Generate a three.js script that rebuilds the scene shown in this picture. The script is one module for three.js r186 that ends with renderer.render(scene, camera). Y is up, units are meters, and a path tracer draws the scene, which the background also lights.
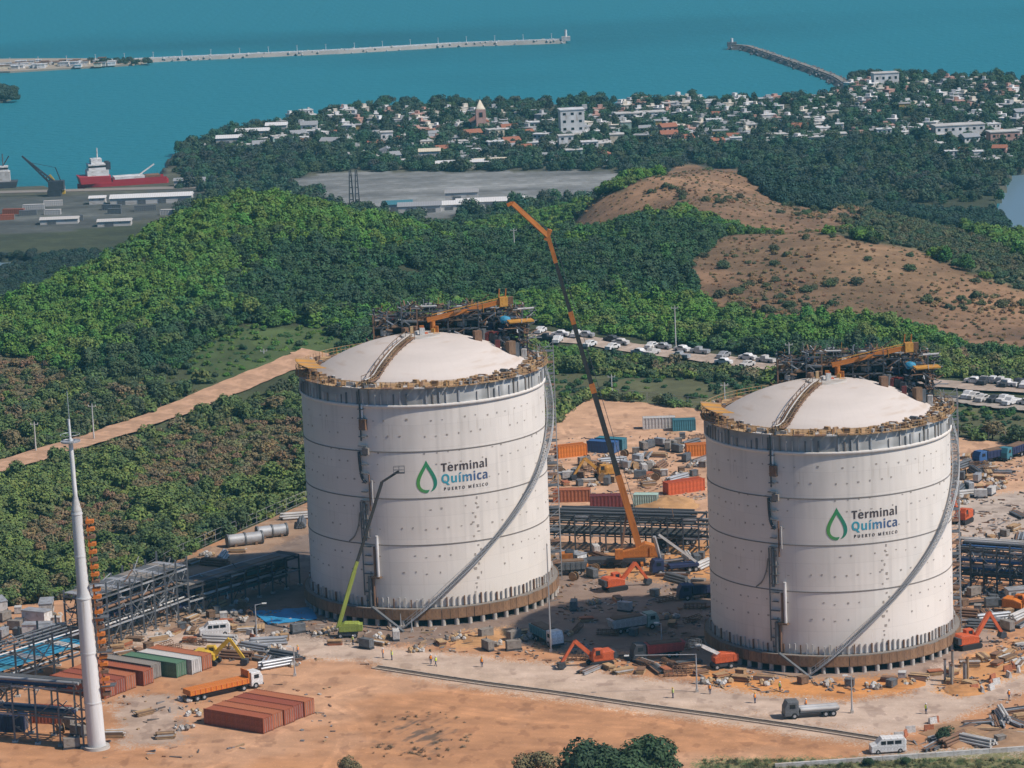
import * as THREE from 'three';
import { Sky } from 'three/addons/objects/Sky.js';
import { mergeGeometries, mergeVertices } from 'three/addons/utils/BufferGeometryUtils.js';
import { RoundedBoxGeometry } from 'three/addons/geometries/RoundedBoxGeometry.js';
import { MarchingCubes } from 'three/addons/objects/MarchingCubes.js';
import { FontLoader } from 'three/addons/loaders/FontLoader.js';
import { TextGeometry } from 'three/addons/geometries/TextGeometry.js';

// ---------------------------------------------------------------- camera, sky, sun, exposure
const scene = new THREE.Scene();
const FOC = 3300, PITCH = 0.1826, ROLL = -0.041, CAMY = 147.3, CAMZ = 580;
const camera = new THREE.PerspectiveCamera(2 * Math.atan(384 / FOC) * 180 / Math.PI, 1024 / 768, 1, 60000);
camera.position.set(0, CAMY, CAMZ);
camera.rotation.order = 'YXZ';
camera.rotation.set(-PITCH, 0, ROLL);
camera.updateMatrixWorld(true);

const SUN = new THREE.Vector3(0.62, 0.74, 0.27).normalize();
const sky = new Sky();
sky.name = 'sky'; sky.scale.setScalar(50000); sky.userData.kind = 'structure';
sky.material.uniforms.sunPosition.value.copy(SUN);
sky.material.uniforms.turbidity.value = 7;
sky.material.uniforms.rayleigh.value = 1.1;
sky.material.uniforms.mieCoefficient.value = 0.005;
scene.add(sky);
scene.environmentIntensity = 0.1;
const sun = new THREE.DirectionalLight(new THREE.Color(1, 0.88, 0.74), 5);
sun.name = 'sun'; sun.position.copy(SUN).multiplyScalar(900); sun.castShadow = true; sun.shadow.radius = 1.5;
Object.assign(sun.shadow.camera, { left: -320, right: 320, top: 320, bottom: -320, near: 100, far: 2500 });
sun.shadow.mapSize.set(4096, 4096);
scene.add(sun, sun.target);
const renderer = new THREE.WebGLRenderer({ antialias: true });
renderer.toneMapping = THREE.LinearToneMapping;
renderer.toneMappingExposure = 1.0;
renderer.shadowMap.enabled = true;
scene.fog = new THREE.FogExp2(new THREE.Color(0.2, 0.6, 0.78), 0.000075);

// ---------------------------------------------------------------- helpers
let seed = 20240611;
const rnd = () => { seed = (seed + 0x6D2B79F5) | 0; let t = Math.imul(seed ^ (seed >>> 15), 1 | seed); t = (t + Math.imul(t ^ (t >>> 7), 61 | t)) ^ t; return ((t ^ (t >>> 14)) >>> 0) / 4294967296; };
const rr = (a, b) => a + (b - a) * rnd();
const pick = (a) => a[Math.floor(rnd() * a.length)];
const V = (x, y, z) => new THREE.Vector3(x, y, z);
const hash = (x, y) => { let h = Math.imul(x, 374761393) + Math.imul(y, 668265263); h = Math.imul(h ^ (h >>> 13), 1274126177); return ((h ^ (h >>> 16)) >>> 0) / 4294967296; };
const vnoise = (x, y) => { const i = Math.floor(x), j = Math.floor(y); let u = x - i, v = y - j; u = u * u * (3 - 2 * u); v = v * v * (3 - 2 * v); const a = hash(i, j), b = hash(i + 1, j), c = hash(i, j + 1), d = hash(i + 1, j + 1); return a + (b - a) * u + (c - a) * v + (a - b - c + d) * u * v; };
const fbm = (x, y, o = 4) => { let s = 0, a = 0.5, n = 0; for (let k = 0; k < o; k++) { s += a * vnoise(x, y); n += a; a *= 0.5; x = x * 2.03 + 17.1; y = y * 2.03 + 9.7; } return s / n; };
const clamp = (v, a = 0, b = 1) => Math.min(b, Math.max(a, v));
const sstep = (a, b, v) => { const t = clamp((v - a) / (b - a)); return t * t * (3 - 2 * t); };

// a photograph pixel gives a direction; the ground or a stated distance gives the point
const cR = new THREE.Vector3(), cU = new THREE.Vector3(), cB = new THREE.Vector3();
camera.matrixWorld.extractBasis(cR, cU, cB);
const ray = (px, py) => cR.clone().multiplyScalar((px - 512) / FOC).addScaledVector(cU, (384 - py) / FOC).sub(cB);
const G = (px, py, y = 0) => { const d = ray(px, py); const t = (y - CAMY) / d.y; return V(d.x * t, y, CAMZ + d.z * t); };
const AT = (px, py, dist) => { const d = ray(px, py); const t = dist / -d.z; return V(d.x * t, CAMY + d.y * t, CAMZ - dist); };
const proj = (x, y, z) => { const dx = x, dy = y - CAMY, dz = z - CAMZ; const w = -(dx * cB.x + dy * cB.y + dz * cB.z); return [512 + FOC * (dx * cR.x + dy * cR.y + dz * cR.z) / w, 384 - FOC * (dx * cU.x + dy * cU.y + dz * cU.z) / w]; };
const inPoly = (p, x, y) => { let c = false; for (let i = 0, j = p.length - 1; i < p.length; j = i++) { const a = p[i], b = p[j]; if ((a[1] > y) !== (b[1] > y) && x < (b[0] - a[0]) * (y - a[1]) / (b[1] - a[1]) + a[0]) c = !c; } return c; };

const taken = {};
const numbered = (n) => { if (!(n in taken)) { taken[n] = 0; return n; } taken[n]++; return n + '_' + String(taken[n]).padStart(3, '0'); };
function tag(o, label, category, group) { o.userData.label = label; o.userData.category = category; if (group) o.userData.group = group; return o; }
function thing(name, label, category, pos = V(0, 0, 0), turn = 0, group) {
  const o = new THREE.Group(); o.name = numbered(name); o.position.copy(pos); o.rotation.y = turn; scene.add(o);
  return tag(o, label, category, group);
}
function copyOf(root, pos, turn, label, group, scale) {
  const r = root.clone(); r.name = numbered(root.name.replace(/_\d{3}$/, '')); r.position.copy(pos); r.rotation.y = turn; scene.add(r);
  r.userData = { ...root.userData }; if (label) r.userData.label = label; if (group) r.userData.group = group; if (scale) r.scale.setScalar(scale);
  return r;
}
function mesh(name, geo, mat, parent) {
  if (Array.isArray(geo)) geo = geo.length > 1 ? mergeGeometries(geo.map((g) => (g.index ? g.toNonIndexed() : g))) : geo[0];
  const m = new THREE.Mesh(geo, mat); m.name = parent === scene ? numbered(name) : name; m.castShadow = m.receiveShadow = true; (parent || scene).add(m); return m;
}
function struct(name, geo, mat) { const m = mesh(name, geo, mat, scene); m.userData.kind = 'structure'; return m; }
const UB = new THREE.BoxGeometry(1, 1, 1), UC = new THREE.CylinderGeometry(1, 1, 1, 12), UC6 = new THREE.CylinderGeometry(1, 1, 1, 6);
const Yup = V(0, 1, 0);
// box with its base at y; size w (x), h (y), d (z)
function box(name, w, h, d, x, y, z, mat, parent, ry = 0) { const m = mesh(name, UB, mat, parent); m.scale.set(w, h, d); m.position.set(x, y + h / 2, z); m.rotation.y = ry; return m; }
function bar(name, a, b, w, mat, parent, h = w) { // square bar from a to b; h is its size upright
  const m = mesh(name, UB, mat, parent); const d = b.clone().sub(a), L = d.length(); m.position.copy(a).addScaledVector(d, 0.5);
  const z = d.normalize(); let x = new THREE.Vector3().crossVectors(Yup, z); if (x.lengthSq() < 1e-6) x.set(1, 0, 0); x.normalize();
  const y = new THREE.Vector3().crossVectors(z, x); m.quaternion.setFromRotationMatrix(new THREE.Matrix4().makeBasis(x, y, z)); m.scale.set(w, h, L); return m;
}
function rod(name, a, b, r, mat, parent, g = UC) { const m = mesh(name, g, mat, parent); const d = b.clone().sub(a), L = d.length(); m.position.copy(a).addScaledVector(d, 0.5); m.quaternion.setFromUnitVectors(Yup, d.normalize()); m.scale.set(r, L, r); return m; }
const gBox = (w, h, d, x, y, z, ry = 0, rz = 0) => { const g = new THREE.BoxGeometry(w, h, d); if (rz) g.rotateZ(rz); if (ry) g.rotateY(ry); g.translate(x, y + h / 2, z); return g; };
const gBar = (a, b, w, h = w) => { const d = b.clone().sub(a), L = d.length(); const g = new THREE.BoxGeometry(w, h, L); const z = d.normalize(); let x = new THREE.Vector3().crossVectors(Yup, z); if (x.lengthSq() < 1e-6) x.set(1, 0, 0); x.normalize(); const y = new THREE.Vector3().crossVectors(z, x); g.applyMatrix4(new THREE.Matrix4().makeBasis(x, y, z).setPosition(a.clone().lerp(b, 0.5))); return g; };
const gTube = (pts, r, n = 24, s = 6) => new THREE.TubeGeometry(new THREE.CatmullRomCurve3(pts), n, r, s);
const extr = (pts, depth, bevel = 0.04) => { const s = new THREE.Shape(pts.map((p) => new THREE.Vector2(p[0], p[1]))); const g = new THREE.ExtrudeGeometry(s, { depth: depth - 2 * bevel, bevelEnabled: bevel > 0, bevelSize: bevel, bevelThickness: bevel, bevelSegments: 2, curveSegments: 6 }); g.translate(0, 0, -depth / 2 + bevel); return g; };

// ---------------------------------------------------------------- materials
const RGB = (r, g, b) => new THREE.Color().setRGB(r, g, b);
const s8 = (v) => { v = clamp(v); return 255 * (v <= 0.0031308 ? 12.92 * v : 1.055 * Math.pow(v, 1 / 2.4) - 0.055); };
function tex(w, h, f, srgb = true, rx = 1, ry = 1) {
  const a = new Uint8Array(w * h * 4); const o = [0, 0, 0];
  for (let j = 0; j < h; j++) for (let i = 0; i < w; i++) { f(i, j, o); const k = (j * w + i) * 4; for (let c = 0; c < 3; c++) a[k + c] = srgb ? s8(o[c]) : 255 * clamp(o[c]); a[k + 3] = 255; }
  const t = new THREE.DataTexture(a, w, h); t.wrapS = t.wrapT = THREE.RepeatWrapping; t.magFilter = THREE.LinearFilter; t.minFilter = THREE.LinearMipmapLinearFilter; t.generateMipmaps = true;
  if (srgb) t.colorSpace = THREE.SRGBColorSpace; t.repeat.set(rx, ry); t.needsUpdate = true; return t;
}
// periodic noise for tiling textures
const pn = (x, y, p) => { const i = Math.floor(x), j = Math.floor(y); let u = x - i, v = y - j; u = u * u * (3 - 2 * u); v = v * v * (3 - 2 * v); const m = (n) => ((n % p) + p) % p; const a = hash(m(i), m(j)), b = hash(m(i + 1), m(j)), c = hash(m(i), m(j + 1)), d = hash(m(i + 1), m(j + 1)); return a + (b - a) * u + (c - a) * v + (a - b - c + d) * u * v; };
const pfbm = (x, y, p, o = 4) => { let s = 0, a = 0.5, n = 0; for (let k = 0; k < o; k++) { s += a * pn(x * p, y * p, p); n += a; a *= 0.55; p *= 2; x += 0.13; } return s / n; };
const grime = tex(256, 256, (i, j, o) => { const n = pfbm(i / 256, j / 256, 4, 5), f = hash(i, j); const v = 0.62 + 0.5 * n - 0.12 * f; const st = sstep(0.62, 0.8, pfbm(i / 256, j / 256 * 0.5, 8, 3)); o[0] = v * (1 - 0.25 * st); o[1] = v * (1 - 0.33 * st); o[2] = v * (1 - 0.4 * st); });
const groundDetail = tex(512, 512, (i, j, o) => { const n = pfbm(i / 512, j / 512, 6, 6), f = hash(i, j); const v = 0.5 + 0.75 * n + 0.12 * (f - 0.5); o[0] = v; o[1] = v * (0.96 + 0.06 * f); o[2] = v * 0.95; });
const std = (c, rough = 0.75, metal = 0, o = {}) => new THREE.MeshStandardMaterial({ color: c, roughness: rough, metalness: metal, ...o });
const dirty = (c, rough = 0.75, metal = 0) => std(c, rough, metal, { map: grime });
const M = {
  steel: dirty(RGB(0.16, 0.17, 0.18), 0.6, 0.3), steelDark: dirty(RGB(0.06, 0.065, 0.075), 0.65, 0.2), steelLight: dirty(RGB(0.42, 0.43, 0.44), 0.55, 0.2), steelRust: dirty(RGB(0.22, 0.12, 0.07), 0.85),
  galv: dirty(RGB(0.5, 0.51, 0.52), 0.45, 0.4), white: dirty(RGB(0.75, 0.74, 0.72), 0.45), pale: dirty(RGB(0.55, 0.53, 0.5), 0.8), concrete: dirty(RGB(0.5, 0.46, 0.41), 0.9), concreteDark: dirty(RGB(0.26, 0.23, 0.2), 0.9),
  orange: dirty(RGB(0.68, 0.2, 0.025), 0.5), craneOrange: dirty(RGB(0.52, 0.17, 0.025), 0.6), amber: dirty(RGB(0.62, 0.3, 0.05), 0.6), redOrange: dirty(RGB(0.6, 0.11, 0.03), 0.55), red: dirty(RGB(0.45, 0.05, 0.035), 0.6), maroon: dirty(RGB(0.17, 0.03, 0.03), 0.6),
  rust: dirty(RGB(0.36, 0.1, 0.045), 0.75), rust2: dirty(RGB(0.42, 0.14, 0.06), 0.75), rust3: dirty(RGB(0.3, 0.075, 0.04), 0.75), green: dirty(RGB(0.1, 0.2, 0.12), 0.6), lime: dirty(RGB(0.3, 0.36, 0.06), 0.5), blue: dirty(RGB(0.04, 0.12, 0.3), 0.6), teal: dirty(RGB(0.05, 0.2, 0.25), 0.6), navy: dirty(RGB(0.02, 0.03, 0.09), 0.6),
  tarp: dirty(RGB(0.04, 0.3, 0.48), 0.7), wood: dirty(RGB(0.42, 0.26, 0.13), 0.9), woodDark: dirty(RGB(0.2, 0.12, 0.07), 0.9), timber: dirty(RGB(0.5, 0.33, 0.17), 0.9), tyre: std(RGB(0.012, 0.012, 0.013), 0.9), glass: std(RGB(0.015, 0.02, 0.025), 0.12), black: std(RGB(0.015, 0.015, 0.016), 0.6), boomDark: dirty(RGB(0.03, 0.028, 0.026), 0.7), yellow: dirty(RGB(0.65, 0.42, 0.04), 0.5),
  lamp: std(RGB(0.7, 0.7, 0.66), 0.3), skin: std(RGB(0.3, 0.16, 0.1), 0.7), hivis: std(RGB(0.8, 0.25, 0.02), 0.8), hivisY: std(RGB(0.6, 0.7, 0.05), 0.8), denim: std(RGB(0.05, 0.07, 0.14), 0.9), khaki: std(RGB(0.3, 0.24, 0.15), 0.9), roofTile: dirty(RGB(0.36, 0.14, 0.08), 0.85), roofGrey: dirty(RGB(0.33, 0.33, 0.33), 0.8), ochre: dirty(RGB(0.55, 0.38, 0.12), 0.85), pink: dirty(RGB(0.6, 0.36, 0.3), 0.85), cream: dirty(RGB(0.68, 0.6, 0.46), 0.85), mint: dirty(RGB(0.4, 0.55, 0.48), 0.85), hullRed: dirty(RGB(0.4, 0.02, 0.03), 0.5),
};

// ---------------------------------------------------------------- terrain: heights through surveyed points
const SEA = -35, FLAT = -33;
const ctrl = [];
const cp = (v) => ctrl.push([v.x, v.z, v.y]);
for (const px of [-250, 0, 250, 500, 750, 1024, 1280]) for (const py of [900, 700, 560, 470, 410]) cp(G(px, py, 0));
for (const [px, py, d] of [[-150, 350, 865], [0, 314, 880], [0, 362, 838], [60, 288, 912], [110, 300, 880], [150, 240, 950], [200, 300, 870], [250, 203, 975], [250, 280, 895], [300, 205, 985], [330, 300, 870], [350, 218, 985], [420, 232, 985], [420, 300, 880], [480, 243, 985], [520, 300, 880], [560, 245, 990], [600, 228, 1030], [620, 300, 885], [680, 209, 1050], [740, 228, 1030], [570, 222, 1130], [610, 197, 1160], [655, 179, 1175], [693, 169, 1180], [740, 182, 1165], [780, 205, 1130], [830, 216, 1090], [720, 243, 960], [690, 262, 930], [770, 236, 965], [835, 234, 960], [890, 246, 945], [950, 265, 925], [1010, 300, 890], [1100, 330, 860], [760, 330, 850], [880, 330, 850], [700, 335, 850], [900, 225, 1060], [970, 250, 1000]]) cp(AT(px, py, d));
for (const [px, d, y] of [[-150, 930, -14], [-150, 1000, -29], [0, 930, -13], [0, 990, -29], [60, 985, -10], [60, 1050, -28], [150, 1025, -6], [150, 1090, -28], [250, 1055, -6], [250, 1120, -28], [320, 1065, -8], [320, 1120, -29], [400, 1060, -8], [400, 1120, -29], [470, 1060, -9], [470, 1120, -29], [530, 1070, -14], [530, 1130, -29]]) cp(V((px - 512) / FOC * d, y, CAMZ - d));
for (const [px, py] of [[-100, 260], [40, 265], [60, 235], [30, 200], [150, 205], [220, 170], [330, 180], [400, 205], [450, 190], [520, 200], [560, 185], [640, 155], [700, 150], [820, 180], [860, 150], [930, 190], [960, 215], [1000, 170], [1024, 240], [1100, 260], [500, 120], [300, 130], [800, 100], [1024, 90], [1100, 130]]) cp(G(px, py, FLAT));
for (let a = 0; a < ctrl.length; a++) for (let b = ctrl.length - 1; b > a; b--) if (Math.hypot(ctrl[a][0] - ctrl[b][0], ctrl[a][1] - ctrl[b][1]) < 6) ctrl.splice(b, 1);
const phi = (dx, dz) => Math.sqrt(dx * dx + dz * dz + 900);
const wts = (() => {
  const n = ctrl.length, A = ctrl.map((p, i) => [...ctrl.map((q, j) => phi(p[0] - q[0], p[1] - q[1]) + (i === j ? -0.5 : 0)), 1, p[2]]);
  A.push([...ctrl.map(() => 1), 0, 0]);
  const N = n + 1;
  for (let c = 0; c < N; c++) { let m = c; for (let r = c + 1; r < N; r++) if (Math.abs(A[r][c]) > Math.abs(A[m][c])) m = r; [A[c], A[m]] = [A[m], A[c]]; for (let r = c + 1; r < N; r++) { const f = A[r][c] / A[c][c]; if (f) for (let k = c; k <= N; k++) A[r][k] -= f * A[c][k]; } }
  const w = new Array(N); for (let r = N - 1; r >= 0; r--) { let s = A[r][N]; for (let k = r + 1; k < N; k++) s -= A[r][k] * w[k]; w[r] = s / A[r][r]; } return w;
})();
// water: harbour and open sea beyond the shore, two lagoons (outlines on the water plane)
const onSea = (p) => p.map(([x, y]) => { const g = G(x, y, SEA); return [g.x, g.z]; });
const WATER = [
  onSea([[-700, 190], [-60, 193], [40, 190], [75, 193], [160, 178], [170, 158], [220, 140], [280, 126], [340, 114], [380, 108], [470, 107], [600, 107], [720, 105], [800, 103], [852, 98], [848, 90], [856, 82], [880, 80], [960, 80], [1060, 84], [1700, 70], [1700, -120], [-700, -120]]),
  onSea([[-200, 262], [0, 262], [28, 263], [34, 268], [12, 273], [-60, 275], [-200, 276]]),
  onSea([[1060, 170], [1012, 176], [1004, 195], [998, 208], [1000, 228], [1008, 246], [1022, 256], [1070, 262], [1200, 262], [1200, 170]]),
];
function height(x, z) {
  let h = wts[ctrl.length]; for (let i = 0; i < ctrl.length; i++) h += wts[i] * phi(x - ctrl[i][0], z - ctrl[i][1]);
  const d = CAMZ - z;
  if (d < 780) h *= sstep(770, 790, d);
  h = Math.max(h, FLAT + 0.4 * vnoise(x * 0.02, z * 0.02));
  h += sstep(800, 860, d) * (fbm(x * 0.02, z * 0.02, 3) - 0.5) * 3 * sstep(FLAT + 3, FLAT + 10, h);
  if (d > 1100) for (const p of WATER) if (inPoly(p, x, z)) return SEA - 3;
  return h;
}
// land cover, outlined where it lies in the photograph
const BALD = [[[560, 226], [600, 196], [650, 176], [692, 162], [735, 172], [775, 200], [812, 204], [868, 212], [850, 224], [795, 234], [740, 230], [690, 208], [640, 214], [600, 230]], [[690, 258], [720, 243], [770, 234], [840, 230], [905, 243], [960, 262], [1060, 306], [1060, 350], [985, 348], [900, 322], [830, 312], [760, 318], [705, 300]]];
const SCRUB = [[[-40, 352], [30, 350], [60, 372], [40, 400], [-40, 404]], [[150, 446], [300, 420], [306, 470], [220, 500], [140, 490]], [[0, 545], [60, 500], [140, 500], [120, 530], [40, 570]]];
const MEADOW = [[[540, 372], [700, 378], [1060, 400], [1060, 440], [700, 408], [590, 394], [545, 420]]];
const GRASS = [[[185, 350], [245, 322], [320, 325], [350, 345], [310, 368], [250, 384], [190, 378]]], HEATH = [[[770, 214], [860, 208], [930, 222], [990, 240], [1060, 275], [1060, 312], [965, 264], [905, 244], [840, 231]]];
const PORT = [[-80, 200], [90, 195], [190, 188], [210, 198], [170, 214], [120, 224], [60, 232], [-80, 236]];
const MUD = [[270, 182], [330, 172], [460, 172], [640, 172], [640, 184], [600, 196], [520, 205], [420, 222], [360, 208]];
const any = (ps, x, y) => ps.some((p) => inPoly(p, x, y));
const cols = 440, rows = 360, pos = [], uv = [], col = [], idx = [], cc = new THREE.Color();
const dRow = (j) => 300 * Math.pow(2500 / 300, j / rows);
const COVER = (x, h, z, px, py) => {
  const d = CAMZ - z; if (h < SEA) return 'bed';
  const wx = (fbm(x * 0.03, z * 0.03, 3) - 0.5) * 40, wy = (fbm(x * 0.03 + 50, z * 0.03, 3) - 0.5) * 26;
  if (any(BALD, px + wx, py + wy * 0.7)) return 'bald';
  if (inPoly(PORT, px + wx * 0.4, py)) return 'port';
  if (h < FLAT + 3 && inPoly(MUD, px + wx * 0.3, py + wy * 0.2)) return 'mud';
  if (any(GRASS, px + wx * 0.6, py + wy * 0.6)) return 'grass';
  if (any(HEATH, px + wx * 0.4, py + wy * 0.3)) return 'heath';
  if (any(MEADOW, px, py + wy * 0.3)) return 'meadow';
  if (any(SCRUB, px + wx, py + wy)) return 'scrub';
  if (d < 815) return 'brush';
  if (d > 1380) return 'town';
  return 'forest';
};
const tone = { grass: [0.065, 0.1, 0.028], heath: [0.12, 0.115, 0.06], bed: [0.05, 0.08, 0.08], bald: [0.26, 0.15, 0.082], port: [0.075, 0.08, 0.075], mud: [0.19, 0.195, 0.195], meadow: [0.1, 0.105, 0.045], scrub: [0.12, 0.105, 0.055], brush: [0.06, 0.075, 0.03], town: [0.09, 0.09, 0.06], forest: [0.045, 0.055, 0.022] };
for (let j = 0; j <= rows; j++) for (let i = 0; i <= cols; i++) {
  const d = dRow(j), x = (i / cols - 0.5) * 0.7 * d, z = CAMZ - d, h = height(x, z); const [px, py] = proj(x, h, z);
  pos.push(x, h - (d < 790 ? 0.3 : 0), z); uv.push(x / 24, z / 24);
  const cvr = COVER(x, h, z, px, py), t = tone[cvr], n = fbm(x * 0.05, z * 0.05, 3) * 0.7 + 0.65 + (cvr === 'mud' || cvr === 'port' ? 2.2 * (fbm(x * 0.01, z * 0.05 + 9, 4) - 0.5) : cvr === 'bald' ? 1.0 * (fbm(x * 0.03 + 5, z * 0.03, 3) - 0.5) : 0), ol = cvr === 'bald' ? sstep(0.42, 0.62, fbm(x * 0.022 + 77, z * 0.022, 4)) : 0; col.push((t[0] - 0.06 * ol) * n, (t[1] - 0.028 * ol) * n, (t[2] - 0.018 * ol) * n);
}
for (let j = 0; j < rows; j++) for (let i = 0; i < cols; i++) { const a = j * (cols + 1) + i, b = a + cols + 1; idx.push(a, a + 1, b, a + 1, b + 1, b); }
const tg = new THREE.BufferGeometry(); tg.setAttribute('position', new THREE.Float32BufferAttribute(pos, 3)); tg.setAttribute('uv', new THREE.Float32BufferAttribute(uv, 2)); tg.setAttribute('color', new THREE.Float32BufferAttribute(col, 3)); tg.setIndex(idx); tg.computeVertexNormals();
struct('terrain', tg, new THREE.MeshStandardMaterial({ vertexColors: true, map: groundDetail, roughness: 0.95, bumpMap: groundDetail, bumpScale: 0.5 }));
console.log('terrain');

// sea: one sheet to the horizon
const waves = tex(512, 512, (i, j, o) => { o[0] = o[1] = o[2] = pfbm(i / 512, j / 512, 12, 5); }, false);
const seaTint = tex(256, 256, (i, j, o) => { const n = 0.6 + 0.8 * pfbm(i / 256, j / 256, 3, 6); o[0] = n * 0.95; o[1] = n; o[2] = n; });
seaTint.repeat.set(40, 40); const wv = waves.clone(); wv.repeat.set(900, 900); wv.needsUpdate = true;
const seaG = new THREE.PlaneGeometry(36000, 36000); seaG.rotateX(-Math.PI / 2); seaG.translate(0, SEA, -9000);
struct('sea', seaG, new THREE.MeshPhysicalMaterial({ color: RGB(0.018, 0.165, 0.21), roughness: 0.5, ior: 1.33, specularIntensity: 0.6, map: seaTint, bumpMap: wv, bumpScale: 0.5 }));

// silty lagoons, paler than the sea
for (const k of [1, 2]) { const g = new THREE.ShapeGeometry(new THREE.Shape(WATER[k].map(([x, z]) => new THREE.Vector2(x, -z)))); g.rotateX(-Math.PI / 2); g.translate(0, SEA + 0.06, 0); struct('lagoon', g, new THREE.MeshPhysicalMaterial({ color: RGB(0.13, 0.2, 0.25), roughness: 0.35, ior: 1.33 })); }
// ---------------------------------------------------------------- graded site
const onG = (p) => p.map(([x, y]) => { const g = G(x, y); return [g.x, g.z]; });
const SITE = onG([[-260, 700], [-80, 634], [0, 608], [60, 600], [112, 597], [180, 558], [306, 503], [400, 470], [545, 428], [590, 398], [640, 402], [700, 409], [840, 424], [955, 437], [1140, 458], [1300, 700], [1250, 900], [-300, 900]]);
const sx0 = -150, sx1 = 190, sz0 = -260, sz1 = 150;
const zones = [ // outline in the photograph, colour of the material, how ragged its edge is
  { p: [[540, 395], [720, 405], [1200, 460], [1200, 560], [720, 560], [540, 560]], c: [0.5, 0.3, 0.18], e: 6 },
  { p: [[955, 500], [1100, 480], [1100, 540], [960, 545]], c: [0.42, 0.35, 0.29], e: 5 },
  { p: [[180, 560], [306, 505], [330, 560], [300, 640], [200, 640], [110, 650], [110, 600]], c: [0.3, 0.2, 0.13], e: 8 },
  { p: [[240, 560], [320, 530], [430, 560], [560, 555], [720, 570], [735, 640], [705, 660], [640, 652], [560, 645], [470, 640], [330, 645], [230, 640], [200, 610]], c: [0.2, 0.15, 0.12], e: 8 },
  { p: [[570, 555], [710, 540], [715, 580], [600, 580]], c: [0.48, 0.23, 0.08], e: 6 },
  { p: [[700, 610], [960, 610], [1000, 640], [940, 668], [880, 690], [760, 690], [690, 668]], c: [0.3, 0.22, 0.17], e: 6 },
  { p: [[690, 668], [740, 672], [800, 680], [880, 676], [912, 678], [905, 692], [850, 697], [770, 694], [700, 682]], c: [0.52, 0.22, 0.06], e: 4 },
  { p: [[930, 690], [960, 660], [1030, 640], [1030, 668], [985, 690], [950, 697]], c: [0.52, 0.25, 0.09], e: 5 },
  { p: [[452, 632], [520, 628], [500, 648], [450, 650]], c: [0.48, 0.26, 0.11], e: 5 },
  { p: [[130, 628], [300, 636], [420, 650], [560, 664], [720, 688], [840, 700], [905, 694], [930, 672], [945, 660], [960, 664], [935, 690], [960, 697], [1030, 668], [1030, 690], [930, 728], [890, 736], [700, 706], [500, 682], [380, 664], [250, 652], [130, 644]], c: [0.47, 0.36, 0.28], e: 3 },
  { p: [[375, 664], [385, 660], [560, 684], [740, 712], [905, 740], [900, 748], [700, 722], [500, 692], [390, 674]], c: [0.46, 0.34, 0.25], e: 2 },
  { p: [[110, 700], [160, 690], [190, 705], [180, 745], [120, 745]], c: [0.4, 0.3, 0.23], e: 8 },
  { p: [[860, 752], [1030, 745], [1030, 752], [860, 760]], c: [0.42, 0.36, 0.3], e: 2 },
  { p: [[700, 762], [860, 758], [1040, 752], [1200, 752], [1200, 800], [700, 800]], c: [0.16, 0.17, 0.07], e: 6 },
];
const zw = zones.map((z) => { const p = onG(z.p); const xs = p.map((q) => q[0]), zs = p.map((q) => q[1]); return { p, c: z.c, e: z.e, b: [Math.min(...xs) - 8, Math.max(...xs) + 8, Math.min(...zs) - 14, Math.max(...zs) + 14] }; });
const burnt = G(418, 736);
const TW = 2048, TH = 1536;
const tracks = [[[330, 768], [345, 740], [330, 715], [250, 700]], [[345, 775], [362, 742], [352, 712], [300, 690]], [[560, 712], [650, 716], [760, 735], [830, 760]], [[420, 690], [560, 705], [700, 728], [800, 748]], [[380, 684], [330, 700], [250, 745], [200, 768]], [[400, 700], [520, 718], [640, 726]], [[640, 738], [690, 728], [740, 744], [745, 768]], [[110, 755], [200, 742], [260, 738]], [[560, 410], [580, 440], [640, 445]], [[570, 425], [680, 430], [705, 436]]].map((l) => new THREE.CatmullRomCurve3(l.map(([x, y]) => G(x, y))).getPoints(90));
const trackMap = new Float32Array(TW * TH);
for (const l of tracks) for (const off of [-1, 1]) for (let k = 0; k < l.length - 1; k++) { const a = l[k], b = l[k + 1], L = a.distanceTo(b), nx = (b.z - a.z) / L, nz = -(b.x - a.x) / L; for (let s = 0; s <= L; s += 0.12) { const t = s / L, x = a.x + (b.x - a.x) * t + nx * off, z = a.z + (b.z - a.z) * t + nz * off; const ci = (x - sx0) / (sx1 - sx0) * TW, cj = (z - sz0) / (sz1 - sz0) * TH; for (let q = -2; q <= 2; q++) for (let w = -2; w <= 2; w++) { const ii = Math.round(ci) + q, jj = Math.round(cj) + w; if (ii >= 0 && jj >= 0 && ii < TW && jj < TH) trackMap[jj * TW + ii] = 1; } } }
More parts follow.
